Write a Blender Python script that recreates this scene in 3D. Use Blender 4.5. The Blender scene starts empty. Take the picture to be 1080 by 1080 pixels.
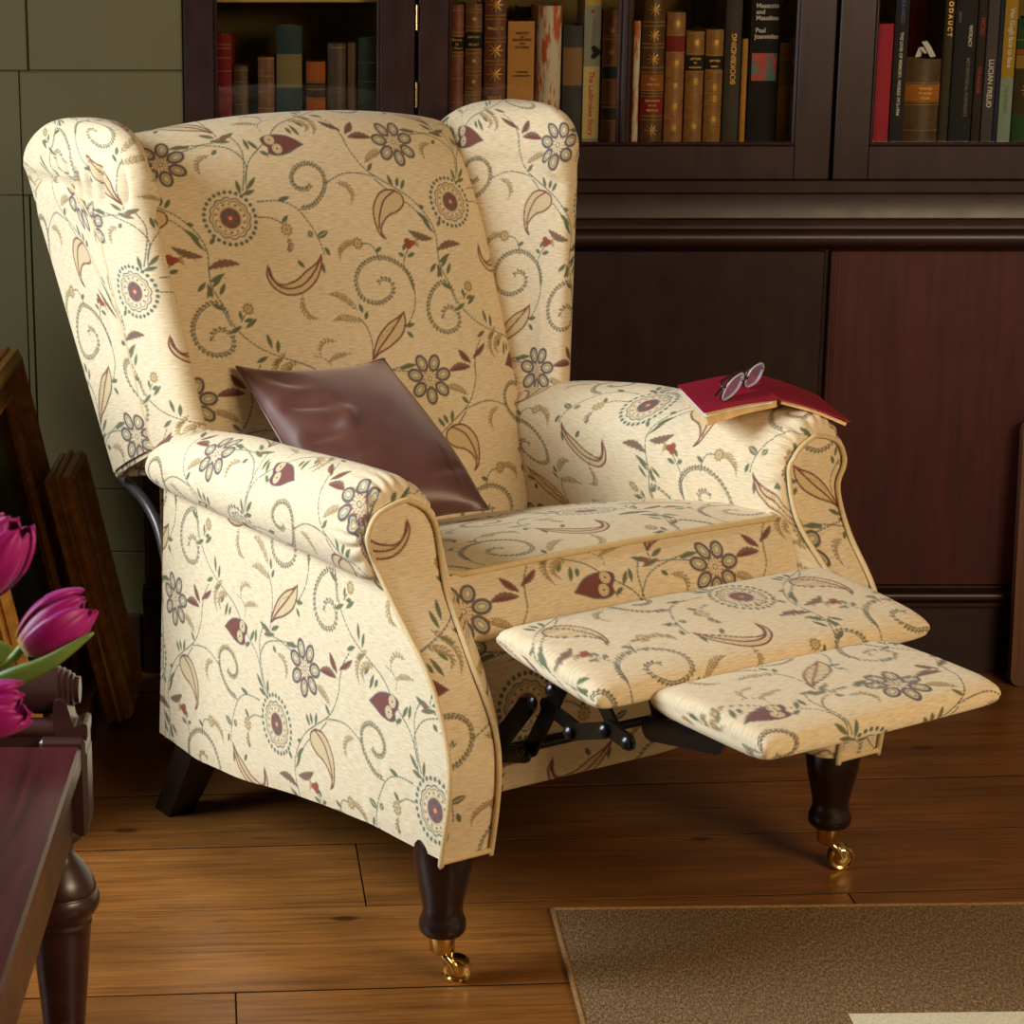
import bpy, math, random
import numpy as np
from mathutils import Vector, Matrix
random.seed(7)
C = bpy.context.scene.collection
D = bpy.data
PI = math.pi

# ------------------------------------------------------------------ camera
F, CH, HZ, CX, CY = 2400.0, 1.38, -80.0, 370.0, 540.0
PITCH = math.atan((CY-HZ)/F)
cam = D.cameras.new('camera'); cam_o = D.objects.new('camera', cam); C.objects.link(cam_o)
cam.sensor_width = 36; cam.lens = F/1080*36; cam.shift_x = (540-CX)/1080
cam_o.location = (0, 0, CH); cam_o.rotation_euler = (PI/2-PITCH, 0, 0)
cam.clip_start = .05; cam.clip_end = 60
cam.dof.use_dof = True; cam.dof.focus_distance = 3.25; cam.dof.aperture_fstop = 18
bpy.context.scene.camera = cam_o
# ------------------------------------------------------------------ world, light, exposure
w = D.worlds.new('world'); bpy.context.scene.world = w; w.use_nodes = True
w.node_tree.nodes['Background'].inputs[0].default_value = (1.0, .86, .68, 1)
w.node_tree.nodes['Background'].inputs[1].default_value = .11
def area(name, loc, target, sx, sy, power, col, spread=180):
    l = D.lights.new(name, 'AREA'); l.shape = 'RECTANGLE'; l.size = sx; l.size_y = sy
    l.energy = power; l.color = col; l.spread = math.radians(spread)
    o = D.objects.new(name, l); C.objects.link(o); o.location = loc
    d = Vector(target)-Vector(loc); o.rotation_euler = d.to_track_quat('-Z', 'Y').to_euler()
    return o
area('window_daylight', (-1.95, 2.50, 1.60), (.15, 3.05, .50), 1.1, 1.3, 38, (.87, .95, 1.0), 110)
area('warm_room_fill', (2.3, .3, 2.3), (.5, 3.6, .6), 1.6, 1.6, 104, (1.0, .75, .48), 170)  # warm fill added from the right for camera-facing surfaces, not a modelled lamp
sc = bpy.context.scene
sc.view_settings.view_transform = 'Standard'; sc.view_settings.look = 'None'
sc.view_settings.gamma = 1; sc.view_settings.exposure = 0.0; sc.view_settings.use_curve_mapping = False

# ------------------------------------------------------------------ helpers
def ray(u, v):
    c, s = math.cos(PITCH), math.sin(PITCH)
    a, b = (u-CX)/F, -(v-CY)/F
    return Vector((a, c+b*s, -s+b*c))
def onwall(u, v, Y):                        # point of the photo's frame on the plane y = Y
    d = ray(u, v); return Vector((0, 0, CH))+d*(Y/d.y)
def onfloor(u, v, z=0):
    d = ray(u, v); return Vector((0, 0, CH))+d*((z-CH)/d.z)
def srgb(r, g, b):
    f = lambda c: (c/255/12.92 if c/255 <= .04045 else ((c/255+.055)/1.055)**2.4)
    return (f(r), f(g), f(b), 1)

class NT:
    def __init__(s, name):
        s.m = D.materials.new(name); s.m.use_nodes = True; s.t = s.m.node_tree
        s.b = s.t.nodes['Principled BSDF']; s.o = s.t.nodes['Material Output']
    def n(s, kind, **k):
        x = s.t.nodes.new(kind)
        for a, v in k.items():
            if a.startswith('i_'): x.inputs[a[2:].replace('_', ' ')].default_value = v
            else: setattr(x, a, v)
        return x
    def l(s, a, b): s.t.links.new(a, b)
    def coord(s, scale=(1, 1, 1), which='Object'):
        tc = s.n('ShaderNodeTexCoord'); mp = s.n('ShaderNodeMapping'); mp.inputs['Scale'].default_value = scale
        s.l(tc.outputs[which], mp.inputs[0]); return mp.outputs[0]
    def noise(s, vec, scale, detail=4, rough=.55, dist=0):
        x = s.n('ShaderNodeTexNoise'); x.inputs['Scale'].default_value = scale; x.inputs['Detail'].default_value = detail
        x.inputs['Roughness'].default_value = rough; x.inputs['Distortion'].default_value = dist
        s.l(vec, x.inputs['Vector']); return x.outputs['Fac']
    def ramp(s, fac, stops):
        x = s.n('ShaderNodeValToRGB'); e = x.color_ramp.elements
        e[0].position, e[0].color = stops[0]; e[1].position, e[1].color = stops[-1]
        for p, c in stops[1:-1]: q = e.new(p); q.color = c
        s.l(fac, x.inputs[0]); return x.outputs[0]
    def mix(s, fac, a, b, mode='MIX'):
        x = s.n('ShaderNodeMix', data_type='RGBA', blend_type=mode)
        for sock, v in ((x.inputs[0], fac), (x.inputs[6], a), (x.inputs[7], b)):
            if isinstance(v, (int, float, tuple)): sock.default_value = v
            else: s.l(v, sock)
        return x.outputs[2]
    def math(s, op, a, b=0.0):
        x = s.n('ShaderNodeMath', operation=op)
        for sock, v in ((x.inputs[0], a), (x.inputs[1], b)):
            if isinstance(v, (int, float)): sock.default_value = v
            else: s.l(v, sock)
        return x.outputs[0]
    def bump(s, h, strength=.3, dist=.001):
        x = s.n('ShaderNodeBump'); x.inputs['Strength'].default_value = strength; x.inputs['Distance'].default_value = dist
        s.l(h, x.inputs['Height']); s.l(x.outputs[0], s.b.inputs['Normal'])
    def set(s, col=None, rough=None, metal=None, spec=None, coat=None, sheen=None):
        for nm, v in (('Base Color', col), ('Roughness', rough), ('Metallic', metal), ('Specular IOR Level', spec), ('Coat Weight', coat), ('Sheen Weight', sheen)):
            if v is None: continue
            if isinstance(v, (int, float, tuple)): s.b.inputs[nm].default_value = v
            else: s.l(v, s.b.inputs[nm])
        return s.m

def plain(name, col, rough=.5, metal=0, spec=.5, var=.15, scale=30, coat=0):
    t = NT(name); f = t.noise(t.coord(), scale)
    c2 = tuple(x*(1-var) for x in col[:3])+(1,); c1 = tuple(min(1, x*(1+var)) for x in col[:3])+(1,)
    return t.set(t.ramp(f, [(.3, c2), (.7, c1)]), rough, metal, spec, coat)

def mahogany(name, c_dark, c_light, rough=.3, along='x', coat=.2, spec=.5):
    t = NT(name)
    s = {'x': (1.2, 14, 14), 'z': (14, 14, 1.2), 'y': (14, 1.2, 14)}[along]
    f = t.noise(t.coord(s), 3.2, 8, .62, .6); g = t.noise(t.coord(), 2.2, 3)
    col = t.ramp(f, [(.32, c_dark), (.72, c_light)])
    col = t.mix(g, col, t.mix(.5, col, c_light), 'MIX')
    r = t.n('ShaderNodeMapRange'); t.l(t.noise(t.coord(), 18, 6), r.inputs[0]); r.inputs[3].default_value = rough-.08; r.inputs[4].default_value = rough+.14
    t.set(col, r.outputs[0], 0, spec, coat); t.b.inputs['Coat Roughness'].default_value = .25
    t.bump(f, .12, .0008); return t.m

M = {}
M['mahog_x'] = mahogany('dark_mahogany_horizontal', srgb(24, 12, 10), srgb(48, 24, 19), .32, 'x', .06, .35)
M['mahog_z'] = mahogany('dark_mahogany_vertical', srgb(22, 10, 10), srgb(46, 20, 19), .34, 'z', .06, .35)
M['mahog_lit'] = mahogany('lit_mahogany_door', srgb(44, 16, 13), srgb(76, 29, 24), .38, 'z', .04, .35)  # light falling on the right door is put into this redder, paler colour
M['bench_top'] = mahogany('bench_mahogany', srgb(42, 18, 21), srgb(80, 34, 38), .27, 'y', .3)
M['bench'] = mahogany('bench_dark_mahogany', srgb(36, 20, 20), srgb(70, 40, 37), .30, 'x', .25)
M['legwood'] = mahogany('near_black_turned_wood', srgb(20, 10, 9), srgb(38, 18, 15), .26, 'z', .3)
M['blackwood'] = plain('black_painted_wood', srgb(20, 16, 14), .4)
M['green'] = plain('olive_green_wall_paint', srgb(80, 71, 34), .55, var=.07, scale=3)
M['cab_in'] = plain('ochre_cabinet_interior', srgb(112, 92, 42), .8, var=.1, scale=4)
M['shelfwood'] = plain('light_shelf_wood', srgb(190, 150, 80), .6, var=.1)
M['skirt'] = plain('dark_brown_skirting', srgb(58, 38, 24), .4, var=.15, scale=8)
M['brass'] = plain('polished_brass', srgb(238, 208, 132), .16, 1, var=.06)
M['black_metal'] = plain('black_lacquered_steel', srgb(14, 14, 15), .28, .4)
M['bolt'] = plain('dark_bolt_steel', srgb(60, 60, 62), .3, .9)
M['grey_metal'] = plain('grey_recliner_steel', srgb(96, 92, 90), .35, .6)
M['paper'] = plain('aged_page_edges', srgb(222, 186, 128), .9, var=.15, scale=60)
M['paper_white'] = plain('white_paper', srgb(225, 222, 214), .8, var=.04)
M['stem'] = plain('tulip_stem_green', srgb(120, 150, 60), .45, var=.15)
M['vase'] = plain('white_glazed_vase', srgb(220, 220, 214), .15, var=.03)
M['plaster'] = plain('off_white_plaster', srgb(150, 140, 110), .8, var=.05, scale=3)

def gilt():
    t = NT('antique_gilt'); f = t.noise(t.coord(), 45, 8, .7); g = t.noise(t.coord((1, 1, 1)), 9, 5)
    c = t.ramp(f, [(.3, srgb(150, 100, 36)), (.55, srgb(214, 156, 70)), (.8, srgb(242, 196, 108))])
    c = t.mix(t.math('MULTIPLY', g, .6), c, srgb(150, 100, 40), 'MIX'); t.set(c, .34, .25); t.bump(f, .4, .001); return t.m
M['gilt'] = gilt()
M['old_gilt'] = plain('dull_brown_gilt', srgb(128, 92, 50), .45, .4, var=.3, scale=40)
M['picture'] = plain('dark_oil_painting', srgb(14, 12, 10), .2, var=.4, scale=6)
def floor_mat():
    t = NT('varnished_pine_boards')
    at = t.n('ShaderNodeAttribute', attribute_name='plank')
    sep = t.n('ShaderNodeSeparateColor'); t.l(at.outputs['Color'], sep.inputs[0])
    tc = t.n('ShaderNodeTexCoord'); add = t.n('ShaderNodeVectorMath', operation='ADD'); cmb = t.n('ShaderNodeCombineXYZ')
    t.l(t.math('MULTIPLY', sep.outputs[0], 9.0), cmb.inputs[0]); t.l(t.math('MULTIPLY', sep.outputs[1], 5.0), cmb.inputs[1])
    t.l(tc.outputs['Object'], add.inputs[0]); t.l(cmb.outputs[0], add.inputs[1])
    def mp(s):
        m = t.n('ShaderNodeMapping'); m.inputs['Scale'].default_value = s; t.l(add.outputs[0], m.inputs[0]); return m.outputs[0]
    grain = t.noise(mp((1.2, 26, 1)), 4.0, 9, .65, .8); big = t.noise(mp((1.5, 4, 1)), 2.0, 4, .6); fine = t.noise(mp((6, 60, 1)), 8, 6, .7)
    c = t.ramp(grain, [(.25, srgb(92, 56, 21)), (.5, srgb(158, 100, 43)), (.75, srgb(184, 124, 62))])
    c = t.mix(t.ramp(big, [(.35, (0, 0, 0, 1)), (.7, (1, 1, 1, 1))]), c, t.mix(.55, c, srgb(60, 36, 18)))
    c = t.mix(t.math('MULTIPLY', fine, .35), c, srgb(92, 64, 36))
    c = t.mix(t.math('MULTIPLY', sep.outputs[2], .45), c, srgb(84, 52, 24))
    # knots
    v = t.n('ShaderNodeTexVoronoi'); v.inputs['Scale'].default_value = 2.6; t.l(mp((1.0, 2.2, 1)), v.inputs['Vector'])
    k = t.ramp(v.outputs['Distance'], [(.0, (1, 1, 1, 1)), (.045, (1, 1, 1, 1)), (.07, (0, 0, 0, 1))])
    c = t.mix(t.math('MULTIPLY', k, .8), c, srgb(58, 28, 12))
    # scuffs and grime
    s1 = t.ramp(t.noise(mp((3, 9, 1)), 5, 10, .8), [(.60, (0, 0, 0, 1)), (.75, (1, 1, 1, 1))])
    c = t.mix(t.math('MULTIPLY', s1, .42), c, srgb(136, 116, 92))
    s2 = t.ramp(t.noise(mp((1, 3, 1)), 7, 8, .8), [(.58, (0, 0, 0, 1)), (.74, (1, 1, 1, 1))])
    c = t.mix(t.math('MULTIPLY', s2, .7), c, srgb(54, 32, 16))
    r = t.n('ShaderNodeMapRange'); t.l(s1, r.inputs[0]); r.inputs[3].default_value = .34; r.inputs[4].default_value = .6
    t.set(c, r.outputs[0], 0, .4); t.bump(grain, .25, .0012); return t.m
M['floor'] = floor_mat()
def rug_mat():
    t = NT('taupe_flatweave'); 
    f = t.noise(t.coord((320, 70, 1)), 1.6, 3, .7); g = t.noise(t.coord((80, 320, 1)), 1.6, 2, .7); h = t.noise(t.coord(), 210, 3, .7)
    m = t.math('ADD', t.math('MULTIPLY', f, .5), t.math('ADD', t.math('MULTIPLY', g, .2), t.math('MULTIPLY', h, .3)))
    c = t.ramp(m, [(.36, srgb(54, 42, 34)), (.5, srgb(118, 95, 70)), (.62, srgb(184, 152, 108))])
    # cream inner field beyond a .34 m border
    tc = t.n('ShaderNodeTexCoord'); sp = t.n('ShaderNodeSeparateXYZ'); t.l(tc.outputs['Object'], sp.inputs[0])
    inner = t.math('MULTIPLY', t.math('GREATER_THAN', sp.outputs[0], .352), t.math('LESS_THAN', sp.outputs[1], -.338))
    c = t.mix(inner, c, t.ramp(m, [(.36, srgb(196, 184, 150)), (.64, srgb(238, 230, 204))]))
    t.set(c, .95, 0, .15); t.bump(m, .9, .003); return t.m
M['rug'] = rug_mat()
M['rug_edge'] = plain('rug_binding', srgb(150, 112, 66), .9, var=.3, scale=200)

# ------------------------------------------------------------------ object helpers
def tag(o, label=None, cat=None, group=None, kind=None):
    if label: o['label'] = label
    if cat: o['category'] = cat
    if group: o['group'] = group
    if kind: o['kind'] = kind
    return o
def empty(name, loc=(0, 0, 0), rot=(0, 0, 0), label=None, cat=None, group=None):
    o = D.objects.new(name, None); C.objects.link(o); o.location = loc; o.rotation_euler = rot; o.empty_display_size = .05
    return tag(o, label, cat, group)
class MB:
    def __init__(s): s.v = []; s.f = []; s.mi = []
    def add(s, vs, fs, mi=0):
        n = len(s.v); s.v += [tuple(p) for p in vs]; s.f += [tuple(i+n for i in f) for f in fs]; s.mi += [mi]*len(fs); return s
    def box(s, x0, x1, y0, y1, z0, z1, bev=0, mi=0):
        if x0 > x1: x0, x1 = x1, x0
        if y0 > y1: y0, y1 = y1, y0
        if z0 > z1: z0, z1 = z1, z0
        b = min(bev, (x1-x0)*.49, (y1-y0)*.49, (z1-z0)*.49)
        if b <= 0:
            vs = [(x, y, z) for z in (z0, z1) for y in (y0, y1) for x in (x0, x1)]
            return s.add(vs, [(0, 2, 3, 1), (4, 5, 7, 6), (0, 1, 5, 4), (2, 6, 7, 3), (0, 4, 6, 2), (1, 3, 7, 5)], mi)
        # chamfered box
        vs = []; idx = {}
        for a, (xa, xs) in enumerate(((x0, 1), (x1, -1))):
            for c_, (ya, ys) in enumerate(((y0, 1), (y1, -1))):
                for e, (za, zs) in enumerate(((z0, 1), (z1, -1))):
                    idx[a, c_, e, 'x'] = len(vs); vs.append((xa, ya+ys*b, za+zs*b))
                    idx[a, c_, e, 'y'] = len(vs); vs.append((xa+xs*b, ya, za+zs*b))
                    idx[a, c_, e, 'z'] = len(vs); vs.append((xa+xs*b, ya+ys*b, za))
        fs = []
        for a in (0, 1):
            q = [idx[a, 0, 0, 'x'], idx[a, 1, 0, 'x'], idx[a, 1, 1, 'x'], idx[a, 0, 1, 'x']]; fs.append(q if a else q[::-1])
            q = [idx[0, a, 0, 'y'], idx[0, a, 1, 'y'], idx[1, a, 1, 'y'], idx[1, a, 0, 'y']]; fs.append(q if a else q[::-1])
            q = [idx[0, 0, a, 'z'], idx[1, 0, a, 'z'], idx[1, 1, a, 'z'], idx[0, 1, a, 'z']]; fs.append(q if a else q[::-1])
        for a in (0, 1):
            for c_ in (0, 1):
                fs.append([idx[a, c_, 0, 'x'], idx[a, c_, 1, 'x'], idx[a, c_, 1, 'y'], idx[a, c_, 0, 'y']] if a == c_ else [idx[a, c_, 0, 'y'], idx[a, c_, 1, 'y'], idx[a, c_, 1, 'x'], idx[a, c_, 0, 'x']])
                fs.append([idx[a, 0, c_, 'x'], idx[a, 0, c_, 'z'], idx[a, 1, c_, 'z'], idx[a, 1, c_, 'x']] if a == c_ else [idx[a, 1, c_, 'x'], idx[a, 1, c_, 'z'], idx[a, 0, c_, 'z'], idx[a, 0, c_, 'x']])
                fs.append([idx[0, a, c_, 'y'], idx[1, a, c_, 'y'], idx[1, a, c_, 'z'], idx[0, a, c_, 'z']] if a == c_ else [idx[0, a, c_, 'z'], idx[1, a, c_, 'z'], idx[1, a, c_, 'y'], idx[0, a, c_, 'y']])
        for a in (0, 1):
            for c_ in (0, 1):
                for e in (0, 1):
                    q = [idx[a, c_, e, k] for k in 'xyz']; fs.append(q if (a+c_+e) % 2 == 0 else q[::-1])
        return s.add(vs, fs, mi)
    def lathe(s, prof, n=32, cx=0, cy=0, mi=0):
        vs = []; fs = []
        for r, z in prof:
            for k in range(n): a = 2*PI*k/n; vs.append((cx+r*math.cos(a), cy+r*math.sin(a), z))
        for i in range(len(prof)-1):
            for k in range(n): fs.append((i*n+k, i*n+(k+1) % n, (i+1)*n+(k+1) % n, (i+1)*n+k))
        fs.append(tuple(range(n))[::-1]); fs.append(tuple((len(prof)-1)*n+k for k in range(n)))
        return s.add(vs, fs, mi)
    def tube(s, pts, r, n=10, closed=False, mi=0, cap=True):
        P = [Vector(p) for p in pts]; m = len(P); rr = r if isinstance(r, (list, tuple)) else [r]*m
        vs = []; fs = []; up = None
        for i, p in enumerate(P):
            a = P[(i-1) % m] if (closed or i > 0) else P[i]; b = P[(i+1) % m] if (closed or i < m-1) else P[i]
            t = (b-a).normalized()
            if up is None: up = t.orthogonal().normalized()
            up = (up-t*up.dot(t)); up = up.normalized() if up.length > 1e-6 else t.orthogonal().normalized()
            sd = t.cross(up)
            for k in range(n):
                q = 2*PI*k/n; vs.append(p+(up*math.cos(q)+sd*math.sin(q))*rr[i])
        for i in range(m if closed else m-1):
            j = (i+1) % m
            for k in range(n): fs.append((i*n+k, i*n+(k+1) % n, j*n+(k+1) % n, j*n+k))
        if not closed and cap: fs.append(tuple(range(n))[::-1]); fs.append(tuple((m-1)*n+k for k in range(n)))
        return s.add(vs, fs, mi)
    def grid(s, G, mi=0, closed_u=False):
        h = len(G); wd = len(G[0]); vs = [p for r in G for p in r]; fs = []
        for i in range(h-1):
            for j in range(wd if closed_u else wd-1):
                fs.append((i*wd+j, i*wd+(j+1) % wd, (i+1)*wd+(j+1) % wd, (i+1)*wd+j))
        return s.add(vs, fs, mi)
    def xform(s, Mx): s.v = [tuple(Mx @ Vector(p)) for p in s.v]; return s
    def build(s, name, mats, parent=None, smooth=None, loc=None):
        me = D.meshes.new(name); me.from_pydata(s.v, [], s.f); 
        for m in (mats if isinstance(mats, (list, tuple)) else [mats]): me.materials.append(m)
        me.polygons.foreach_set('material_index', s.mi)
        me.validate(); me.update()
        if smooth is not None:
            me.shade_smooth() if smooth >= 180 else (me.shade_smooth(), me.set_sharp_from_angle(angle=math.radians(smooth)))
        o = D.objects.new(name, me); C.objects.link(o)
        if parent: o.parent = parent
        if loc: o.location = loc
        return o
def bx(name, mat, parent, *a, bev=.001): return MB().box(*a, bev=bev).build(name, mat, parent)
def copy_tree(o, parent=None):
    c = o.copy(); C.objects.link(c)
    if parent: c.parent = parent
    for ch in list(o.children): copy_tree(ch, c)
    return c
def text_mesh(name, body, size, mat, parent, loc, rot, align='CENTER', ext=.0002, sx=1.0, bold=.00018):
    cu = D.curves.new(name, 'FONT'); cu.body = body; cu.size = size; cu.align_x = align; cu.align_y = 'CENTER'; cu.extrude = ext; cu.offset = bold
    o = D.objects.new('tmp', cu); C.objects.link(o)
    me = D.meshes.new_from_object(o); me.name = name; D.objects.remove(o); D.curves.remove(cu)
    o = D.objects.new(name, me); C.objects.link(o); me.materials.clear(); me.materials.append(mat)
    o.parent = parent; o.location = loc; o.rotation_euler = rot; o.scale = (sx, 1, 1); return o

# ------------------------------------------------------------------ room
def struct(o): o['kind'] = 'structure'; return o
FA = math.radians(3.7)
def build_floor():
    me_v = []; me_f = []; rnd = []
    seams = [-1.9, -1.62, -1.36, -1.1, -.83, -.57, -.31, -.04, .215, .48, .74, 1.0, 1.27, 1.52, 1.79, 2.05, 2.29, 2.54, 2.783, 3.048, 3.28, 3.50, 3.76, 4.02, 4.3]
    random.seed(3); mb = MB()
    for i in range(len(seams)-1):
        a, b = seams[i]+.0019, seams[i+1]-.0019
        xs = [-3.2]; x = -3.2+random.uniform(.6, 2.4)
        if abs(seams[i]-2.54) < .01: joints = [-1.9, .026, 2.2]
        elif abs(seams[i]-2.783) < .01: joints = [-1.2, .93+.0, 2.6]
        else:
            joints = []
            while x < 3.4: joints.append(x); x += random.uniform(1.6, 3.0)
        xs += joints+[3.5]
        for j in range(len(xs)-1):
            n0 = len(mb.f); dz = random.uniform(-.0006, .0004)
            mb.box(xs[j]+.001, xs[j+1]-.001, a, b, -.02, dz, bev=.0007)
            c = (random.random(), random.random(), random.random(), 1); rnd += [c]*(len(mb.f)-n0)
    for i, f in enumerate(mb.f):
        a_, b_, c_ = (Vector(mb.v[k]) for k in f[:3])
        if abs((b_-a_).cross(c_-a_).normalized().z) < .6: mb.mi[i] = 1
    n0 = len(mb.f); mb.box(-3.2, 3.5, -1.9, 4.3, -.05, -.0205, mi=1); rnd += [(0, 0, 0, 1)]*(len(mb.f)-n0)
    o = mb.build('floor', [M['floor'], M['blackwood']]); me = o.data
    at = me.attributes.new('plank', 'FLOAT_COLOR', 'FACE')
    at.data.foreach_set('color', np.array(rnd, 'f').ravel())
    o.rotation_euler = (0, 0, FA); return struct(o)
build_floor()
YW = 4.13
def wall_panels():
    m = MB()
    # flat wall behind plus thin raised boards whose seams read as grooves
    m.box(-2.9, -.30, YW+.006, YW+.10, 0, 2.6)
    m.box(-1.3, -.5765, YW, YW+.01, 1.1265, 2.6, bev=.002); m.box(-1.3, -.5935, YW, YW+.01, .9055, 1.1255, bev=.001)
    m.box(-.574, -.299, YW, YW+.01, 1.127, 2.6, bev=.002)
    m.box(-.592, -.299, YW, YW+.01, .905, 1.1245, bev=.002)
    m.box(-1.3, -.5935, YW, YW+.01, .10, .9045, bev=.001)
    m.box(-.592, -.582, YW+.001, YW+.01, .357, .903, bev=.001)
    m.box(-.580, -.28, YW+.003, YW+.011, .357, .9035, bev=.0015)
    m.box(-.592, -.28, YW+.001, YW+.01, .236, .355, bev=.0015)
    m.box(-.592, -.28, YW+.001, YW+.01, .10, .2345, bev=.0015)
    return struct(m.build('wall_back', M['green']))
wall_panels()
struct(bx('baseboard_back', M['skirt'], None, -2.9, -.397, YW-.012, YW+.01, 0, .115, bev=.003))
struct(bx('wall_left', M['plaster'], None, -2.95, -2.85, -1.6, YW+.5, 0, 2.6))
_w = MB()
for a in ((1.8, 1.86, .8, 2.4), (3.14, 3.2, .8, 2.4), (2.47, 2.53, .86, 2.34)): _w.box(-2.85, -2.80, a[0], a[1], a[2], a[3], bev=.004)
for a in ((.74, .86), (2.34, 2.42), (1.57, 1.61)): _w.box(-2.85, -2.79, 1.78, 3.22, a[0], a[1], bev=.004)
struct(_w.build('window_1', M['plaster']))
struct(bx('wall_right', M['plaster'], None, 3.0, 3.1, -1.5, YW+.5, 0, 2.6))
struct(bx('wall_front', M['plaster'], None, -2.9, 3.1, -1.6, -1.5, 0, 2.6))
struct(bx('ceiling', M['plaster'], None, -2.9, 3.1, -1.6, YW+.5, 2.6, 2.7))

# ------------------------------------------------------------------ bookcase
YC = 4.12
def glass_mat(name, tint=(1, 1, 1, 1), refl=.9):
    t = NT(name); tr = t.n('ShaderNodeBsdfTransparent'); tr.inputs[0].default_value = tint
    gl = t.n('ShaderNodeBsdfGlossy'); gl.inputs['Roughness'].default_value = .02
    fr = t.n('ShaderNodeFresnel'); fr.inputs[0].default_value = 1.45; mx = t.n('ShaderNodeMixShader')
    t.l(t.math('MULTIPLY', fr.outputs[0], refl), mx.inputs[0]); t.l(tr.outputs[0], mx.inputs[1]); t.l(gl.outputs[0], mx.inputs[2])
    t.l(mx.outputs[0], t.o.inputs[0]); return t.m
M['glass'] = glass_mat('old_window_glass', (.985, .99, .975, 1), 1.0)
case = empty('bookcase', (.45, YC, 0), label='large dark mahogany bookcase with glazed doors above cupboards, behind the armchair', cat='bookcase')
def cp(name, mat, *a, bev=.0015, parent=case, smooth=None):    # bookcase part in world numbers
    m = MB().box(*a, bev=bev); m.xform(Matrix.Translation((-.45, -YC, 0)))
    if parent is not case: pass
    return m.build(name, mat, parent)
XL, XR, ZT = -.298, 1.75, 2.05
# carcass
cm = MB()
cm.box(XL, XL+.02, YC+.02, YC+.36, .93, ZT, bev=.002); cm.box(XR-.02, XR, YC+.02, YC+.36, .93, ZT, bev=.002)
cm.box(XL, XR, YC+.34, YC+.36, .93, ZT); cm.box(XL, XR, YC+.02, YC+.36, ZT, ZT+.03, bev=.003)
cm.box(.07, .165, YC+.023, YC+.35, .93, ZT, bev=.002); cm.box(.83, .90, YC+.023, YC+.35, .93, ZT, bev=.002)
cm.xform(Matrix.Translation((-.45, -YC, 0))); cm.build('carcass', M['mahog_z'], case)
ci = MB()
for a, b in ((XL+.021, .069), (.166, .829), (.901, XR-.021)):
    ci.box(a, b, YC+.325, YC+.339, .985, ZT-.001)
    ci.box(a, a+.003, YC+.05, YC+.325, .985, ZT-.001); ci.box(b-.003, b, YC+.05, YC+.325, .985, ZT-.001)
ci.xform(Matrix.Translation((-.45, -YC, 0))); tag(ci.build('lining', M['cab_in'], case), 'ochre painted inside of the bookcase')
cp('shelf', M['mahog_x'], XL+.021, XR-.021, YC+.03, YC+.324, .962, .984)
cp('shelf', M['shelfwood'], XL+.025, .066, YC+.05, YC+.324, 1.2445, 1.266)
cp('shelf', M['shelfwood'], .17, .825, YC+.05, YC+.324, 1.44, 1.46)
cp('shelf', M['shelfwood'], .905, XR-.025, YC+.05, YC+.324, 1.44, 1.46)
def glazed_door(x0, x1, gx, muntins, zb=.934, z_glass=1.001):
    o = D.objects.new('glazed_door', None)
    m = MB(); st0, st1 = gx[0], gx[1]; Y0 = YC-.002
    m.box(x0, st0, Y0, YC+.022, zb, ZT-.005, bev=.002); m.box(st1, x1, Y0, YC+.022, zb, ZT-.005, bev=.002)
    m.box(st0-.0005, st1+.0005, Y0+.0004, YC+.0215, zb, z_glass-.006, bev=.002)
    m.box(st0-.0005, st1+.0005, Y0+.0004, YC+.0215, ZT-.07, ZT-.005, bev=.002)
    # glazing bead
    m.box(st0, st1, Y0+.003, YC+.012, z_glass-.0065, z_glass, bev=.0025)
    m.box(st0-.001, st0+.006, Y0+.003, YC+.012, z_glass-.006, ZT-.07, bev=.0025); m.box(st1-.006, st1+.001, Y0+.003, YC+.012, z_glass-.006, ZT-.07, bev=.0025)
    for q in muntins:
        m.box(q-.012, q+.012, YC+.006, YC+.018, z_glass-.003, ZT-.07, bev=.002); m.box(q-.0055, q+.0055, Y0-.001, YC+.010, z_glass-.003, ZT-.07, bev=.003)
    m.xform(Matrix.Translation((-.45, -YC, 0)))
    d = m.build('glazed_door', M['mahog_z'], case)
    g = MB()
    eds = [st0+.002]+[q for q in muntins]+[st1-.002]
    for a, b in zip(eds[:-1], eds[1:]): g.box(a, b, YC+.0105, YC+.0125, z_glass-.004, ZT-.068)
    g.xform(Matrix.Translation((-.45, -YC, 0))); tag(g.build('glass_pane', M['glass'], d), 'clear old glass')
    return d
dA = glazed_door(XL+.001, .114, (-.243, .052), [])
dB = glazed_door(.1205, .861, (.174, .797), [.488])
dC = glazed_door(.868, 1.72, (.931, 1.66), [1.30])
for x, d in ((.1172, dB), (.8645, dC)):
    for z in (1.22, 1.085) if x < .5 else (1.30,):
        m = MB().tube([(x, YC-.003, z-.022), (x, YC-.003, z+.022)], .0022, 10); m.xform(Matrix.Translation((-.45, -YC, 0)))
        m.build('hinge', M['brass'], d, 40)
# waist mouldings
def strip(name, prof, x0, x1, mat, parent=case):
    # prof: list of (y offset, z) from top to bottom, extruded along x
    vs = []; n = len(prof); m = MB()
    for x in (x0, x1): vs += [(x-.45, p[0], p[1]) for p in prof]
    fs = [(i, i+1, n+i+1, n+i) for i in range(n-1)]+[tuple(range(n))[::-1], tuple(range(n, 2*n)), (n-1, 0, n, 2*n-1)]
    m.add(vs, fs); return m.build(name, mat, parent, 40)
LB = -.392
wp = [(.03, .934), (-.008, .9335), (-.0095, .932), (-.0095, .9125), (-.012, .911), (-.006, .9085), (-.006, .868), (-.007, .8655), (-.013, .8635), (-.0145, .861), (-.013, .853), (-.014, .849)]
for k in range(13):
    a = PI*k/12; wp.append((-.014-.016*math.sin(a), .830+.0175*math.cos(a)))
wp += [(-.008, .811), (.012, .810), (.03, .810)]
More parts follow.
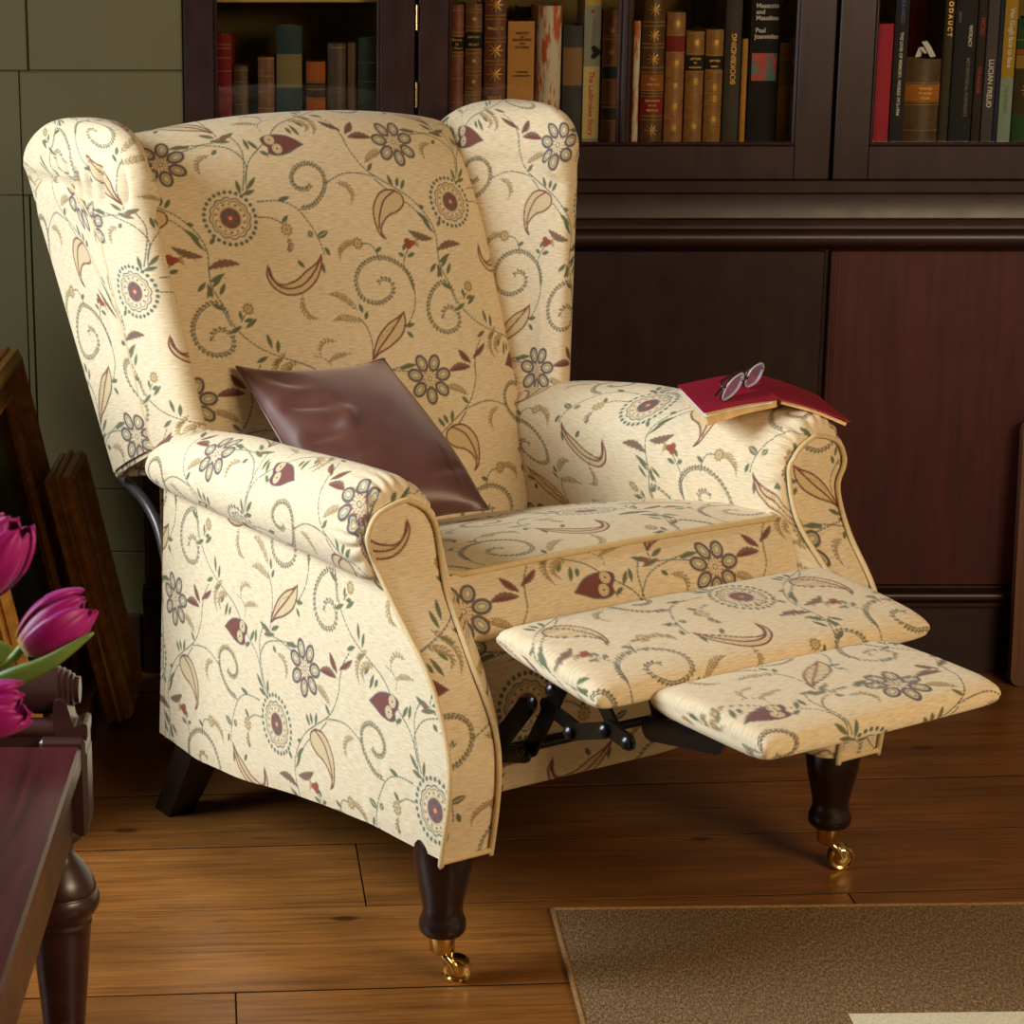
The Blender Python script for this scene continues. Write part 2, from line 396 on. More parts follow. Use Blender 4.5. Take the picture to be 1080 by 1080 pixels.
strip('waist_moulding', wp, LB, XR, M['mahog_x'])
# base unit
bm_ = MB(); bm_.box(LB+.004, XR, YC+.010, YC+.42, .12, .93); bm_.xform(Matrix.Translation((-.45, -YC, 0))); bm_.build('base_carcass', M['mahog_x'], case)
def cupboard(x0, x1, mat, bead):
    m = MB(); m.box(x0, x1, YC-.004, YC+.0095, .174, .8065, bev=.0025)
    if bead: m.box(x0+.006, x0+.012, YC-.006, YC-.003, .176, .8045, bev=.0015)
    m.xform(Matrix.Translation((-.45, -YC, 0))); return m.build('cupboard_door', mat, case)
cupboard(LB+.01, .10, M['mahog_z'], 0); cupboard(.108, .862, M['mahog_z'], 0); cupboard(.873, 1.735, M['mahog_lit'], 1)
bp = [(.02, .1735), (-.004, .173), (-.006, .170), (-.004, .166)]
for k in range(9):
    a = PI*k/8; bp.append((-.010-.009*math.sin(a), .1535+.0105*math.cos(a)))
bp += [(-.013, .141), (-.014, .136), (-.012, .132), (-.006, .131), (-.006, .0), (.02, .0)]
strip('plinth', bp, LB, XR, M['mahog_x'])

# ------------------------------------------------------------------ books
YB = 4.19
def cloth_mat(name, col, kind='cloth'):
    t = NT(name)
    if kind == 'leather':
        f = t.noise(t.coord(), 55, 7, .7); c = t.ramp(f, [(.3, tuple(x*.55 for x in col[:3])+(1,)), (.5, col), (.75, tuple(min(1, x*1.35) for x in col[:3])+(1,))])
        t.set(c, .45, 0, .4); t.bump(f, .3, .001)
    elif kind == 'worn':
        f = t.noise(t.coord((60, 60, 9)), 1.2, 7, .7); c = t.ramp(f, [(.42, srgb(206, 196, 176)), (.50, srgb(206, 196, 176)), (.52, srgb(190, 96, 44)), (.8, srgb(160, 70, 30))])
        t.set(c, .6); t.bump(f, .5, .001)
    else:
        f = t.noise(t.coord((300, 300, 300)), 1.4, 2); c = t.ramp(f, [(.35, tuple(x*.82 for x in col[:3])+(1,)), (.65, col)]); t.set(c, .7, 0, .25)
    return t.m
BM = {}
def bmat(col, kind='cloth'):
    k = (col, kind)
    if k not in BM: BM[k] = cloth_mat('book_%s_%d_%d_%d' % ((kind,)+col), srgb(*col), kind)
    return BM[k]
GOLD = plain('gold_tooling', srgb(206, 160, 76), .35, .55, var=.2, scale=90)
def book(u0, u1, vt, col, label, kind='cloth', depth=.14, bands=(), labels=(), orn=(), texts=(), round_=.35, Y=YB, cover=None, tilt=0, name='book'):
    # u0,u1: where the spine stands along the shelf; vt: its top. Spine faces the room.
    pm = onwall((u0+u1)/2, 130, Y); z0 = .9842
    zt = onwall((u0+u1)/2, vt, Y).z; h = zt-z0
    xa = onwall(u0, 140, Y).x; xb = onwall(u1, 140, Y).x; wd = xb-xa; xc = (xa+xb)/2
    r = empty(name, (xc, Y, z0), (0, tilt, 0), label, 'book', 'books on the bottom shelf of the bookcase')
    hw = wd/2-.0004; sag = wd*round_*.5; n = 8
    def sp(x): return -sag*(1-(x/hw)**2)
    pts = [(hw*(-1+2*i/n), sp(hw*(-1+2*i/n))) for i in range(n+1)]
    m = MB(); outl = [(-hw, depth)]+pts+[(hw, depth)]; t_ = .0022; k = len(outl)
    inn = [(-hw+t_, depth)]+[(x*(hw-t_)/hw, y+t_) for x, y in pts]+[(hw-t_, depth)]
    vs = [(x, y, z) for z in (0, h) for x, y in outl]+[(x, y, z) for z in (0, h) for x, y in inn]; fs = []
    for i in range(k-1):
        fs += [(i, i+1, k+i+1, k+i), (2*k+i+1, 2*k+i, 3*k+i, 3*k+i+1), (k+i, k+i+1, 3*k+i+1, 3*k+i), (i+1, i, 2*k+i, 2*k+i+1)]
    m.add(vs, fs)
    Z = lambda v: onwall((u0+u1)/2, v, Y).z-z0
    bx('pages', M['paper'], r, -hw+t_+.0002, hw-t_-.0002, .004, depth-.003, .002, h-.004, bev=.0005)
    def patch(za, zb, mat, nm, off=.0005, frac=1.0, xo=0):
        g = []
        for z in (za, zb):
            g.append([(hw*frac*(-1+2*i/n)+xo, sp(min(hw, max(-hw, hw*frac*(-1+2*i/n)+xo)))-off, z) for i in range(n+1)])
        mm = MB().grid([g[0], g[1]]); mm.grid([[(p[0], p[1]+off*.9, p[2]) for p in g[1]], g[1]]); mm.grid([g[0], [(p[0], p[1]+off*.9, p[2]) for p in g[0]]])
        return mm.build(nm, mat, cv, 50)
    if bands:
        mm = m
        for b in bands:
            z = Z(b)
            mm.tube([(hw*(-1+2*i/n), sp(hw*(-1+2*i/n))-.0003, z) for i in range(n+1)], .0009, 6, mi=1)
    if orn:
        mm = m
        for v, sz in orn:     # eight-rayed tooled star
            z = Z(v); R_ = sz
            for q in range(8):
                a = q*PI/4; x1_, z1_ = math.cos(a), math.sin(a)
                for s0, s1, wd_ in ((.25, .95, .0011),):
                    a0 = (x1_*R_*s0, z+z1_*R_*s0); a1 = (x1_*R_*s1, z+z1_*R_*s1); px_, pz_ = -z1_*wd_, x1_*wd_
                    q4 = [(a0[0]-px_, a0[1]-pz_), (a1[0]-px_*.5, a1[1]-pz_*.5), (a1[0]+px_*.5, a1[1]+pz_*.5), (a0[0]+px_, a0[1]+pz_)]
                    q4 = [(max(-hw*.95, min(hw*.95, x)), zz) for x, zz in q4]
                    mm.add([(x, sp(x)-.0009, zz) for x, zz in q4], [(0, 1, 2, 3)], 1)
            c8 = [(R_*.22*math.cos(q*PI/4), z+R_*.22*math.sin(q*PI/4)) for q in range(8)]
            mm.add([(x, sp(x)-.0009, zz) for x, zz in c8], [tuple(range(8))], 1)
    cv = m.build('cover', [cover or bmat(col, kind), GOLD], r, 50)
    for va, vb, lc in labels: patch(Z(vb), Z(va), bmat(lc), 'spine_label')
    for body, v, size, tc, vert, xo in texts:
        # vert: 0 upright lines, 1 reading downward, -1 upward
        rot = (PI/2, 0, 0) if vert == 0 else ((PI/2, PI/2, 0) if vert == 1 else (PI/2, -PI/2, 0))
        text_mesh('title', body, size, TM[tc], cv, (xo, sp(min(hw*.9, abs(xo)))-.0012, Z(v)), rot)
    return r
TM = {'gold': GOLD, 'white': plain('white_lettering', srgb(225, 222, 215), .6, var=.03), 'red': plain('red_lettering', srgb(176, 40, 30), .6, var=.03),
      'brown': plain('brown_lettering', srgb(96, 58, 26), .6, var=.03), 'blue': plain('blue_lettering', srgb(80, 100, 170), .6, var=.03), 'grey': plain('grey_lettering', srgb(110, 116, 112), .6, var=.03), 'pale': plain('pale_blue_lettering', srgb(196, 206, 212), .6, var=.03)}
# left door
book(229, 245.5, 37, (130, 26, 34), 'red cloth book with faint gilt bands, far left behind the left glass door', bands=(47, 51, 61, 75), labels=())
book(247, 262, 70, (84, 62, 34), 'small dark brown book right of the red one behind the left glass door', 'leather', bands=(74, 86, 98, 110))
book(272.5, 290, 60, (112, 66, 34), 'short tan-brown leather book standing alone left of the tall blue one', 'leather', bands=(62, 80, 97, 114))
book(292, 319, 27, (44, 62, 66), 'tall blue-green book with a big tan label behind the left glass door', labels=((57, 92, (128, 112, 70)),), bands=(70,))
book(323, 343.5, 65, (168, 84, 32), 'orange book with a dark band across its spine', labels=((86, 104, (56, 28, 20)),), bands=(87, 94, 103))
book(345.5, 365, 46, (74, 56, 38), 'dull dark brown book right of the orange one', 'leather', bands=(50,))
book(366.5, 375.5, 45, (100, 68, 42), 'thin plain brown book between dull brown and grey-green ones', 'leather')
book(377.5, 404, 40, (66, 74, 62), 'wide grey-green book with pale bands at the right end of the left door', 'leather', bands=(66, 86, 107))
# middle door, left pane
book(473.5, 488, 5, (124, 62, 48), 'brick-red leather book with black title label, first left of the middle door', 'leather', bands=(11, 34, 38, 55, 59, 83, 108), labels=((39, 54, (26, 26, 28)),), texts=(('Poems', 42, .0065, 'gold', 0, 0), ('IV', 47, .0065, 'gold', 0, 0), ('T. Moore', 51, .0055, 'gold', 0, 0)))
book(489.5, 507, 4, (112, 70, 40), 'brown gilt-banded leather book with black label, second in the middle door', 'leather', bands=(10, 13, 28, 32, 52, 56, 71, 75, 79, 93, 97, 100), labels=((34, 51, (26, 28, 32)),), texts=(('HISTORY', 39, .0055, 'gold', 0, 0), ('OF ART', 47, .0055, 'gold', 0, 0)), orn=((20, .004), (64, .004), (86, .004)))
book(509.5, 532, -14, (108, 58, 38), 'tall chestnut leather book with gilt star ornaments', 'leather', bands=(16, 20, 40, 44, 64, 68, 89, 93), orn=((5, .0145), (53, .0145), (78, .0145)), texts=(('PARDOE', 30, .0075, 'gold', 0, 0), ('VENICE', 103, .0075, 'gold', 0, 0)))
book(534, 562, 22.5, (196, 140, 76), 'plain tan slipcased book with small brown print', texts=(('HISTORY', 35, .006, 'brown', 0, .002), ('OF', 39, .0045, 'brown', 0, .002), ('ENGRAVING', 42, .006, 'brown', 0, .002), ('AND', 46, .0045, 'brown', 0, .002), ('ETCHING', 50, .006, 'brown', 0, .002), ('LONDON', 76, .0045, 'brown', 0, .002), ('BY THE SOCIETY', 80, .004, 'brown', 0, .002)), round_=.02)
book(544, 563, 7, (22, 24, 28), 'black book standing behind the tan slipcased one', Y=YB+.145, round_=.1, depth=.10)
book(564, 590, 6, (190, 96, 44), 'broken old book with orange leather peeling off a white spine', 'worn', round_=.6)
book(592, 612.5, 27, (66, 66, 68), 'dark grey book with a mottled tan label', labels=((50, 90, (142, 110, 76)),))
_b = book(613.5, 631, -6, (148, 152, 138), 'grey-green paperback with a cream title panel in red letters', round_=.05, labels=((70, 146, (214, 190, 130)), (-4, 6, (196, 172, 84))), texts=(('The Ladbrokes Story', 109, .0135, 'red', 1, .0), ('Richard Kaye', 32, .0085, 'grey', 1, .003), ('III', 12, .008, 'red', 0, 0)))
# small dark figure printed on that spine
_m = MB(); _m.add([(.012*math.cos(a)*(.6+.4*math.cos(3*a))-.001+.006, -.0026, onwall(622, 55, YB).z-.9842+.012*math.sin(a)) for a in [2*PI*k/14 for k in range(14)]], [tuple(range(14))])
_m.build('spine_picture', bmat((24, 24, 28)), _b)
book(633, 650.5, 10, (120, 72, 40), 'brown leather book with two green bands left of the glazing bar', 'leather', bands=(38, 41, 69, 84, 108, 113, 127), labels=((70, 83, (30, 54, 54)), (114, 126, (44, 58, 50))), orn=((32, .006), (55, .006)))
book(651.3, 657, 20, (150, 96, 50), 'very thin light brown book just left of the glazing bar', 'leather')
# middle door, right pane
book(666, 672.5, 22, (150, 128, 96), 'thin pale worn book just right of the glazing bar', 'worn')
book(674, 698, -8, (92, 62, 36), 'tall ribbed leather book with red label and gilt diamonds', 'leather', bands=(23, 27, 46, 50, 71, 76, 95, 98, 101, 122, 126), labels=((78, 95, (150, 88, 46)), (103, 119, (140, 34, 36))), orn=((10, .012), (37, .012), (62, .012), (137, .012)), texts=(('OLD', 83, .006, 'gold', 0, 0), ('MASTERS', 89, .0055, 'gold', 0, 0), ('DRAWING', 106, .0055, 'gold', 0, 0), ('OF THE', 111, .0045, 'gold', 0, 0), ('FRENCH', 116, .0055, 'gold', 0, 0)), round_=.5)
book(699.5, 719, 13, (146, 98, 54), 'light tan tooled leather book with a red title panel', 'leather', bands=(37, 55, 80, 100, 126), labels=((38, 55, (128, 38, 30)),), orn=((25, .008), (67, .009), (90, .006), (112, .009), (135, .008)))
book(720.5, 739.5, 33, (140, 98, 48), 'mottled gilt leather book with dark label, left of a similar one', 'leather', bands=(35, 57, 75, 100, 112, 124), labels=((58, 75, (30, 34, 34)),), orn=((45, .008), (86, .009), (133, .008)), texts=(('LETTERS', 62, .005, 'gold', 0, 0), ('OF', 66, .004, 'gold', 0, 0), ('M. DE SALES', 71, .004, 'gold', 0, 0)))
book(741, 759.5, 31, (142, 100, 50), 'gilt leather book with dark label, touching the grey bookbinding volume', 'leather', bands=(41, 50, 58, 76, 85, 98, 110, 120, 133), labels=((59, 73, (30, 34, 34)),), orn=((45, .008), (92, .008), (104, .008), (126, .008)), texts=(('LETTERS', 64, .005, 'gold', 0, 0), ('TOME II', 70, .004, 'gold', 0, 0)))
book(733, 760, -10, (20, 28, 28), 'big black book standing behind the two short gilt volumes', Y=YB+.145, round_=.1, depth=.10)
book(761, 778, -12, (70, 64, 60), 'dark grey book with BOOKBINDING in gold up its spine', round_=.3, texts=(('BOOKBINDING', 62, .0130, 'gold', -1, .001),))
book(779.3, 785.3, 41, (190, 136, 60), 'very thin gilt-edged book between the dark grey and the black one', bands=(60, 72, 103, 130))
book(787, 817.5, -12, (22, 22, 26), 'thick black art book with a red and teal picture on its spine', round_=.12, texts=(('Masaccio', 6, .0112, 'white', 0, .002), ('and', 12.5, .0112, 'white', 0, -.010), ('Masolino', 19, .0112, 'white', 0, .002), ('Paul', 32, .0112, 'white', 0, -.009), ('Joannides', 38.5, .0112, 'white', 0, .002)))
_bk = D.objects['book'] if False else [o for o in C.objects if o.get('label', '').startswith('thick black art book')][0]
def art_mat():
    t = NT('spine_picture_paint'); f = t.noise(t.coord((1, 1, .6)), 60, 3, .6, .5)
    return t.set(t.ramp(f, [(.38, srgb(44, 118, 112)), (.47, srgb(70, 110, 100)), (.52, srgb(176, 40, 44)), (.66, srgb(190, 70, 56))]), .5)
bx('spine_picture', art_mat(), _bk, -.0225, .0225, -.0042, -.0030, onwall(802, 85, YB).z-.9842, onwall(802, 56, YB).z-.9842, bev=0)
book(818.5, 831, 45, (150, 104, 48), 'short ochre and rust patterned book right of the black art book', 'leather', labels=((64, 90, (120, 104, 50)),), bands=(62,), texts=(('NOTES', 58, .005, 'red', 0, 0),))
book(831.5, 846, 40, (122, 112, 70), 'olive cloth book with small red label at the right end of the middle door', labels=((68, 89, (110, 28, 26)),), texts=(('KIM', 75, .006, 'gold', 0, 0),))
# right door
book(914, 936.5, 25, (178, 50, 70), 'crimson cloth book far left behind the right glass door')
book(917, 938, -20, (120, 54, 46), 'tall rust-red book standing behind the crimson one', Y=YB+.145, depth=.10)
book(937.5, 952, -16, (40, 40, 46), 'slim charcoal book with blue and white title running down', round_=.1, texts=(('THE LIVES OF MEMORY, WORKS 1962-1994', 78, .0078, 'white', 1, .0), ('EDUARDO', 12, .009, 'blue', 1, .0)))
_bp = book(951.5, 988, 62, (92, 72, 50), 'thick worn brown leather book with amber label and paper slips on top', 'leather', bands=(87, 89, 107, 110, 137), labels=((89, 106, (176, 110, 48)),), texts=(('VOYAGE', 93, .006, 'gold', 0, .002), ('DU NORD', 98, .005, 'gold', 0, .002), ('ATLAS', 103, .006, 'gold', 0, .002)), round_=.4)
book(953, 985, -20, (128, 16, 24), 'deep red book standing behind the thick worn brown one', Y=YB+.145, depth=.10)
book(989, 999, -18, (64, 60, 46), 'dark olive book with spaced gold capitals near the right', texts=(('O D A U C T', 20, .011, 'gold', 1, 0),))
book(1000, 1023, -18, (34, 36, 44), 'wide black glossy book with small white title running down', round_=.1, texts=(('WITKACY', 38, .0085, 'white', 1, .008), ('METAPHYSICAL PORTRAITS', 92, .0085, 'grey', 1, .007), ('JULIAN', 18, .006, 'grey', 1, -.012)))
book(1024, 1033, -18, (48, 42, 44), 'slim black book with red lettering beside the grey artist volume', round_=.1, texts=(('MICRO', 28, .010, 'red', 1, 0), ('THE PAINTER', 84, .008, 'red', 1, -.001)))
book(1034, 1046, -18, (78, 74, 82), 'slate grey book with white capital title running down', round_=.1, texts=(('LUCIAN FREUD', 88, .0125, 'white', 1, 0),))
book(1046.6, 1050.8, -16, (34, 44, 74), 'very thin navy book left of the yellow one', round_=.1)
_bv = book(1051.3, 1065, -18, (176, 142, 44), 'yellow and pale blue art book with white title running down', round_=.1, labels=((82, 151, (142, 164, 152)),), texts=(('Van Gogh face to face', 40, .0118, 'white', 1, .001), ('The portraits', 104, .0095, 'grey', 1, .0)))
book(1066, 1092, 20, (48, 84, 48), 'green book with orange and gold panels at the right edge', bands=(42, 66), labels=((52, 57, (176, 84, 40)), (58, 72, (160, 130, 60)), (74, 121, (74, 60, 38))), orn=((95, .012),))
# paper slips on the worn brown book
zt_ = onwall(968, 62, YB).z
for pts, lab in (([(968, 60), (972, 50), (978, 56)], 'small crumpled white paper slip on top of the worn brown book'), ([(975, 44), (979, 50), (984, 60)], 'tall curled white paper slip on top of the worn brown book')):
    m = MB(); P = [onwall(u, v, YB+.012) for u, v in pts]; wv = [(.006, .006, .006)[i] for i in range(3)]
    g0 = [(p.x-.006, p.y-.004, p.z) for p in P]; g1 = [(p.x+.006, p.y+.004, p.z+.001) for p in P]
    gb0 = [(x, y+.0006, z-.0006) for x, y, z in g0]; gb1 = [(x, y+.0006, z-.0006) for x, y, z in g1]
    m.grid([g0, g1]); m.grid([gb1, gb0]); tag(m.build('paper_slip', M['paper_white'], None, 60), lab, 'paper', 'paper slips on the worn book')

# ------------------------------------------------------------------ woven floral upholstery
TW, TH = .428, .800                 # repeat: second half row is the first one mirrored
PXS = .0008
NX, NY = int(TW/PXS), int(TH/PXS)
cv_rgb = np.zeros((NY, NX, 3), 'f'); cv_a = np.zeros((NY, NX), 'f')
def cc(x, y):                       # sketch sheet -> metres from the centre of the medallion
    return np.array([.000697*x-.0001518*y-.3276111+.162, -5.28e-05*x-.00062*y+.7313605-.521])
SH = (.226, -.400)
def paint(fn, c, R, col, al=1.0):
    """fn(X,Y)->coverage in metres round c, painted in both half rows, wrapped"""
    for k in (0, 1):
        cx, cy = (c[0], c[1]) if k == 0 else (SH[0]-c[0], c[1]+SH[1])
        i0, i1 = int((cx-R)/PXS)-1, int((cx+R)/PXS)+2; j0, j1 = int((cy-R)/PXS)-1, int((cy+R)/PXS)+2
        I = np.arange(i0, i1); J = np.arange(j0, j1)
        X, Y = np.meshgrid(I*PXS-cx, J*PXS-cy)
        if k: X = -X
        a = np.clip(fn(X+c[0], Y+c[1]), 0, 1)*al
        ii = I % NX; jj = J % NY
        sub = np.ix_(jj, ii); A = a[..., None]
        cv_rgb[sub] = cv_rgb[sub]*(1-A)+np.array(col, 'f')*A
        cv_a[sub] = np.maximum(cv_a[sub]*(1-a)+a, 0)
S = .0009
MAR, SLA, TEA, GRN, GLD, RED, CRM, BRN = [tuple(q*.86 for q in srgb(*c)[:3]) for c in ((120, 56, 56), (92, 95, 98), (84, 112, 104), (98, 110, 80), (176, 138, 70), (168, 66, 48), (234, 212, 168), (138, 92, 74))]
def disc(p, r, col, al=1): paint(lambda X, Y: (r-np.hypot(X-p[0], Y-p[1]))/S+.5, p, r+.002, col, al)
def ell(p, ra, rb, ang, col, al=1):
    c, s = math.cos(ang), math.sin(ang)
    def f(X, Y):
        x = (X-p[0])*c+(Y-p[1])*s; y = -(X-p[0])*s+(Y-p[1])*c
        return (1-np.hypot(x/ra, y/rb))*min(ra, rb)/S+.5
    paint(f, p, max(ra, rb)+.002, col, al)
def leaf(p0, p1, wd, col, vein=None, ser=0, bend=0, out=None):
    p0 = np.array(p0); p1 = np.array(p1); d = p1-p0; L = np.hypot(*d); d = d/L; n = np.array([-d[1], d[0]]); m = (p0+p1)/2
    def f(w_, ser_=ser):
        def g(X, Y):
            t = ((X-p0[0])*d[0]+(Y-p0[1])*d[1])/L; q = (X-p0[0])*n[0]+(Y-p0[1])*n[1]
            q = q-bend*4*t*(1-t)
            tt = np.clip(t, 0, 1); hw = w_*np.sin(PI*tt)**.8
            if ser_: hw = hw*(.78+.30*np.abs(np.sin(PI*tt*ser_)))
            return np.where((t > 0) & (t < 1), (hw-np.abs(q))/S+.5, 0)
        return g
    if out: paint(f(wd+.0014), m, L/2+.012, out)
    paint(f(wd), m, L/2+.012, col)
    if vein: paint(f(.0007, 0), m, L/2+.012, vein)
def spl(P, step=.0012):
    P = [np.array(p, float) for p in P]; P = [2*P[0]-P[1]]+P+[2*P[-1]-P[-2]]; out = []
    for i in range(1, len(P)-2):
        a, b, c, d = P[i-1:i+3]; k = max(2, int(np.hypot(*(c-b))/step))
        for j in range(k):
            t = j/k; out.append(.5*((2*b)+(-a+c)*t+(2*a-5*b+4*c-d)*t*t+(-a+3*b-3*c+d)*t**3))
    out.append(P[-2]); return np.array(out)
def stroke(P, wd, col, dash=None, raw=False):
    Q = spl([cc(*p) for p in P]) if not raw else spl(P); L = 0
    seg = []
    for i in range(len(Q)):
        if i: L += np.hypot(*(Q[i]-Q[i-1]))
        on = dash is None or (L % (dash[0]+dash[1])) < dash[0]
        if on: seg.append(Q[i])
        if (not on or i == len(Q)-1) and seg:
            s_ = np.array(seg); m = s_.mean(0); R = np.abs(s_-m).max()+wd+.002
            if len(s_) > 60 and dash is None:
                for h in range(0, len(s_), 40):
                    q = s_[h:h+42]; mm = q.mean(0)
                    paint(lambda X, Y, q=q: (wd-np.min(np.hypot(X[..., None]-q[:, 0], Y[..., None]-q[:, 1]), -1))/S+.5, mm, np.abs(q-mm).max()+wd+.002, col)
            else: paint(lambda X, Y: (wd-np.min(np.hypot(X[..., None]-s_[:, 0], Y[..., None]-s_[:, 1]), -1))/S+.5, m, R, col)
            seg = []
    return Q
vine = lambda P, col=TEA: stroke(P, .00115, col, (.0052, .0020))
def thorny(P, side=1, both=True, n0=0):
    Q = vine(P); L = 0; k = 0
    for i in range(1, len(Q)-1):
        L += np.hypot(*(Q[i]-Q[i-1]))
        if L > .0058:
            L = 0; k += 1
            if k <= n0: continue
            d = Q[i+1]-Q[i-1]; d = d/np.hypot(*d); n = np.array([-d[1], d[0]])*side
            leaf(Q[i]+n*.001, Q[i]+n*.0075+d*.0035, .0018, GRN); disc(Q[i]+n*.0036-d*.0018, .0014, RED if k % 2 else GLD)
def fern(P, n=9, L=.009, col=GLD, sides=(1, -1)):
    Q = stroke(P, .0008, TEA, (.003, .0015)); N = len(Q)
    for k in range(n):
        i = int((k+.8)/(n+.5)*(N-2)); d = Q[i+1]-Q[max(0, i-1)]; d = d/np.hypot(*d)
        f = math.sin(PI*(.25+.75*k/n))
        for s_ in sides:
            nn = np.array([-d[1], d[0]])*s_; leaf(Q[i]+nn*.0006, Q[i]+nn*L*.66*f+d*L*.85*f, .0013, col)
def lf(a, b, w_=.0042, col=GRN, **k): leaf(cc(*a), cc(*b), w_, col, **k)
def poly(P, col, inset=0.0, cl=True):
    Q = spl([cc(*p) for p in P]+[cc(*P[0])], .002)
    m = Q.mean(0); R = np.abs(Q-m).max()+.003
    def f(X, Y):
        ins = np.zeros(X.shape, bool); dist = np.full(X.shape, 9.0)
        for i in range(len(Q)-1):
            (x1, y1), (x2, y2) = Q[i], Q[i+1]
            c = ((y1 > Y) != (y2 > Y)); xi = (x2-x1)*(Y-y1)/(y2-y1+1e-12)+x1; ins ^= (c & (X < xi))
            dx, dy = x2-x1, y2-y1; t = np.clip(((X-x1)*dx+(Y-y1)*dy)/(dx*dx+dy*dy+1e-12), 0, 1)
            dist = np.minimum(dist, np.hypot(X-x1-t*dx, Y-y1-t*dy))
        return (np.where(ins, dist, -dist)-inset)/S+.5
    paint(f, m, R, col)
def paisley(P, mid, stip=True, inset=.0032):
    poly(P, MAR); poly(P, CRM, inset)
    if stip:
        Q = np.array([cc(*p) for p in P]); m0 = Q.min(0); m1 = Q.max(0); r_ = random.Random(5)
        for i in range(int((m1[0]-m0[0])/.0042)+1):
            for j in range(int((m1[1]-m0[1])/.0036)+1):
                x = m0[0]+i*.0042+(j % 2)*.002; y = m0[1]+j*.0036
                c = False; n = len(Q)
                for a in range(n):
                    (x1, y1), (x2, y2) = Q[a], Q[(a+1) % n]
                    if (y1 > y) != (y2 > y) and x < (x2-x1)*(y-y1)/(y2-y1)+x1: c = not c
                dd = min(math.hypot(x-q[0], y-q[1]) for q in Q)
                if c and dd > inset+.0012: ell((x, y), .0013, .0008, .6, GLD)
    if mid: stroke(mid, .0016, MAR); 
def medallion(c):
    for k in range(28):
        a = 2*PI*k/28; disc((c[0]+.0435*math.cos(a), c[1]+.0435*math.sin(a)), .0033, TEA)
    def sc(r, amp, n, wd): return lambda X, Y: (wd-np.abs(np.hypot(X-c[0], Y-c[1])-r-amp*np.abs(np.cos(n/2*np.arctan2(Y-c[1], X-c[0])))))/S+.5
    paint(sc(.0315, .0032, 12, .0011), c, .04, TEA)
    paint(sc(.0270, .0028, 12, .0008), c, .04, GLD)
    for k in range(14):
        a = 2*PI*k/14+.1; disc((c[0]+.0238*math.cos(a), c[1]+.0238*math.sin(a)), .0021, GLD if k % 2 else BRN)
    disc(c, .0172, RED); paint(lambda X, Y: (.0009-np.abs(np.hypot(X-c[0], Y-c[1])-.0185))/S+.5, c, .03, CRM); 
    for k in range(6):
        a = 2*PI*k/6+.5; p = (c[0]+.0118*math.cos(a), c[1]+.0118*math.sin(a)); disc(p, .0056, SLA); disc(p, .0034, MAR, .35)
    disc(c, .0052, RED); disc(c, .0030, CRM); disc(c, .0012, RED)
def daisy(c, rot=.3):
    for k in range(7):
        a = 2*PI*k/7+rot; p = (c[0]+.0285*math.cos(a), c[1]+.0285*math.sin(a))
        ell(p, .0154, .0114, a, MAR); ell(p, .0140, .0100, a, SLA); ell(p, .0102, .0066, a, CRM); ell(p, .0084, .0050, a, TEA, .8); ell(p, .0058, .0030, a, CRM); disc((p[0]+.0005, p[1]), .0022, CRM)
    for k in range(14):
        a = 2*PI*k/14; disc((c[0]+.0125*math.cos(a), c[1]+.0125*math.sin(a)), .0015, RED)
    for k in range(10):
        a = 2*PI*k/10; disc((c[0]+.0085*math.cos(a), c[1]+.0085*math.sin(a)), .0013, GLD)
    disc(c, .0048, TEA); disc(c, .0032, CRM)
def heart(P, e1, e2):
    poly(P, SLA); poly(P, MAR, .0020)
    for e in (e1, e2):
        e = cc(*e); disc(e, .0098, SLA); disc(e, .0086, CRM)
        for k in range(8):
            a = 2*PI*k/8; disc((e[0]+.0058*math.cos(a), e[1]+.0058*math.sin(a)), .0013, GLD)
        disc(e, .0022, MAR)
def goldflower(x, y, r=.0085):
    c = cc(x, y)
    for k in range(9):
        a = 2*PI*k/9; ell((c[0]+r*.8*math.cos(a), c[1]+r*.8*math.sin(a)), .0032, .0022, a, GLD)
    disc(c, r*.55, CRM); disc(c, r*.34, TEA); disc(c, r*.15, CRM)
def redbud(x, y):
    c = cc(x, y)
    for k in range(5): leaf((c[0]+.004, c[1]-.002+k*.001), (c[0]+.020, c[1]+.010-k*.005), .0010, GLD)
    for dx, dy in ((-.004, .004), (-.003, -.004), (.004, 0)): ell((c[0]+dx, c[1]+dy), .0062, .0052, 0, MAR); ell((c[0]+dx, c[1]+dy), .0045, .0036, 0, RED)
# --- vines
vine([(352, 245), (350, 200), (362, 160), (385, 132), (405, 112)])
vine([(350, 215), (352, 175), (335, 145), (305, 122), (255, 110), (195, 104)])
vine([(342, 240), (345, 200), (346, 150), (338, 118), (320, 92)])
vine([(378, 270), (430, 268), (475, 285), (515, 330), (540, 375), (552, 408)])
vine([(380, 310), (412, 312), (440, 325)])
thorny([(487, 290), (520, 284), (548, 255), (558, 220), (545, 185), (510, 168), (475, 180), (462, 212), (478, 238), (505, 242), (520, 230)], side=1)
vine([(556, 222), (600, 198), (640, 194), (688, 200)])
vine([(610, 95), (622, 128), (648, 165), (672, 188), (700, 205), (745, 228), (795, 258), (840, 305), (862, 350), (868, 400), (876, 440), (902, 485), (935, 545), (985, 590), (1035, 615), (1085, 632), (1130, 650), (1165, 680), (1198, 732)])
vine([(690, 208), (740, 246), (790, 275), (830, 315), (858, 348)])
thorny([(925, 540), (893, 487), (860, 500), (842, 545), (855, 590), (890, 612), (925, 600), (925, 568), (900, 553), (885, 565), (888, 578)], side=-1, n0=2)
vine([(780, 390), (768, 430), (780, 460), (798, 500), (800, 545), (788, 580), (778, 595)])
thorny([(796, 500), (775, 455), (735, 425), (690, 418), (652, 440), (640, 480), (660, 520), (700, 530), (732, 510), (732, 482), (708, 474), (700, 485)], side=-1)
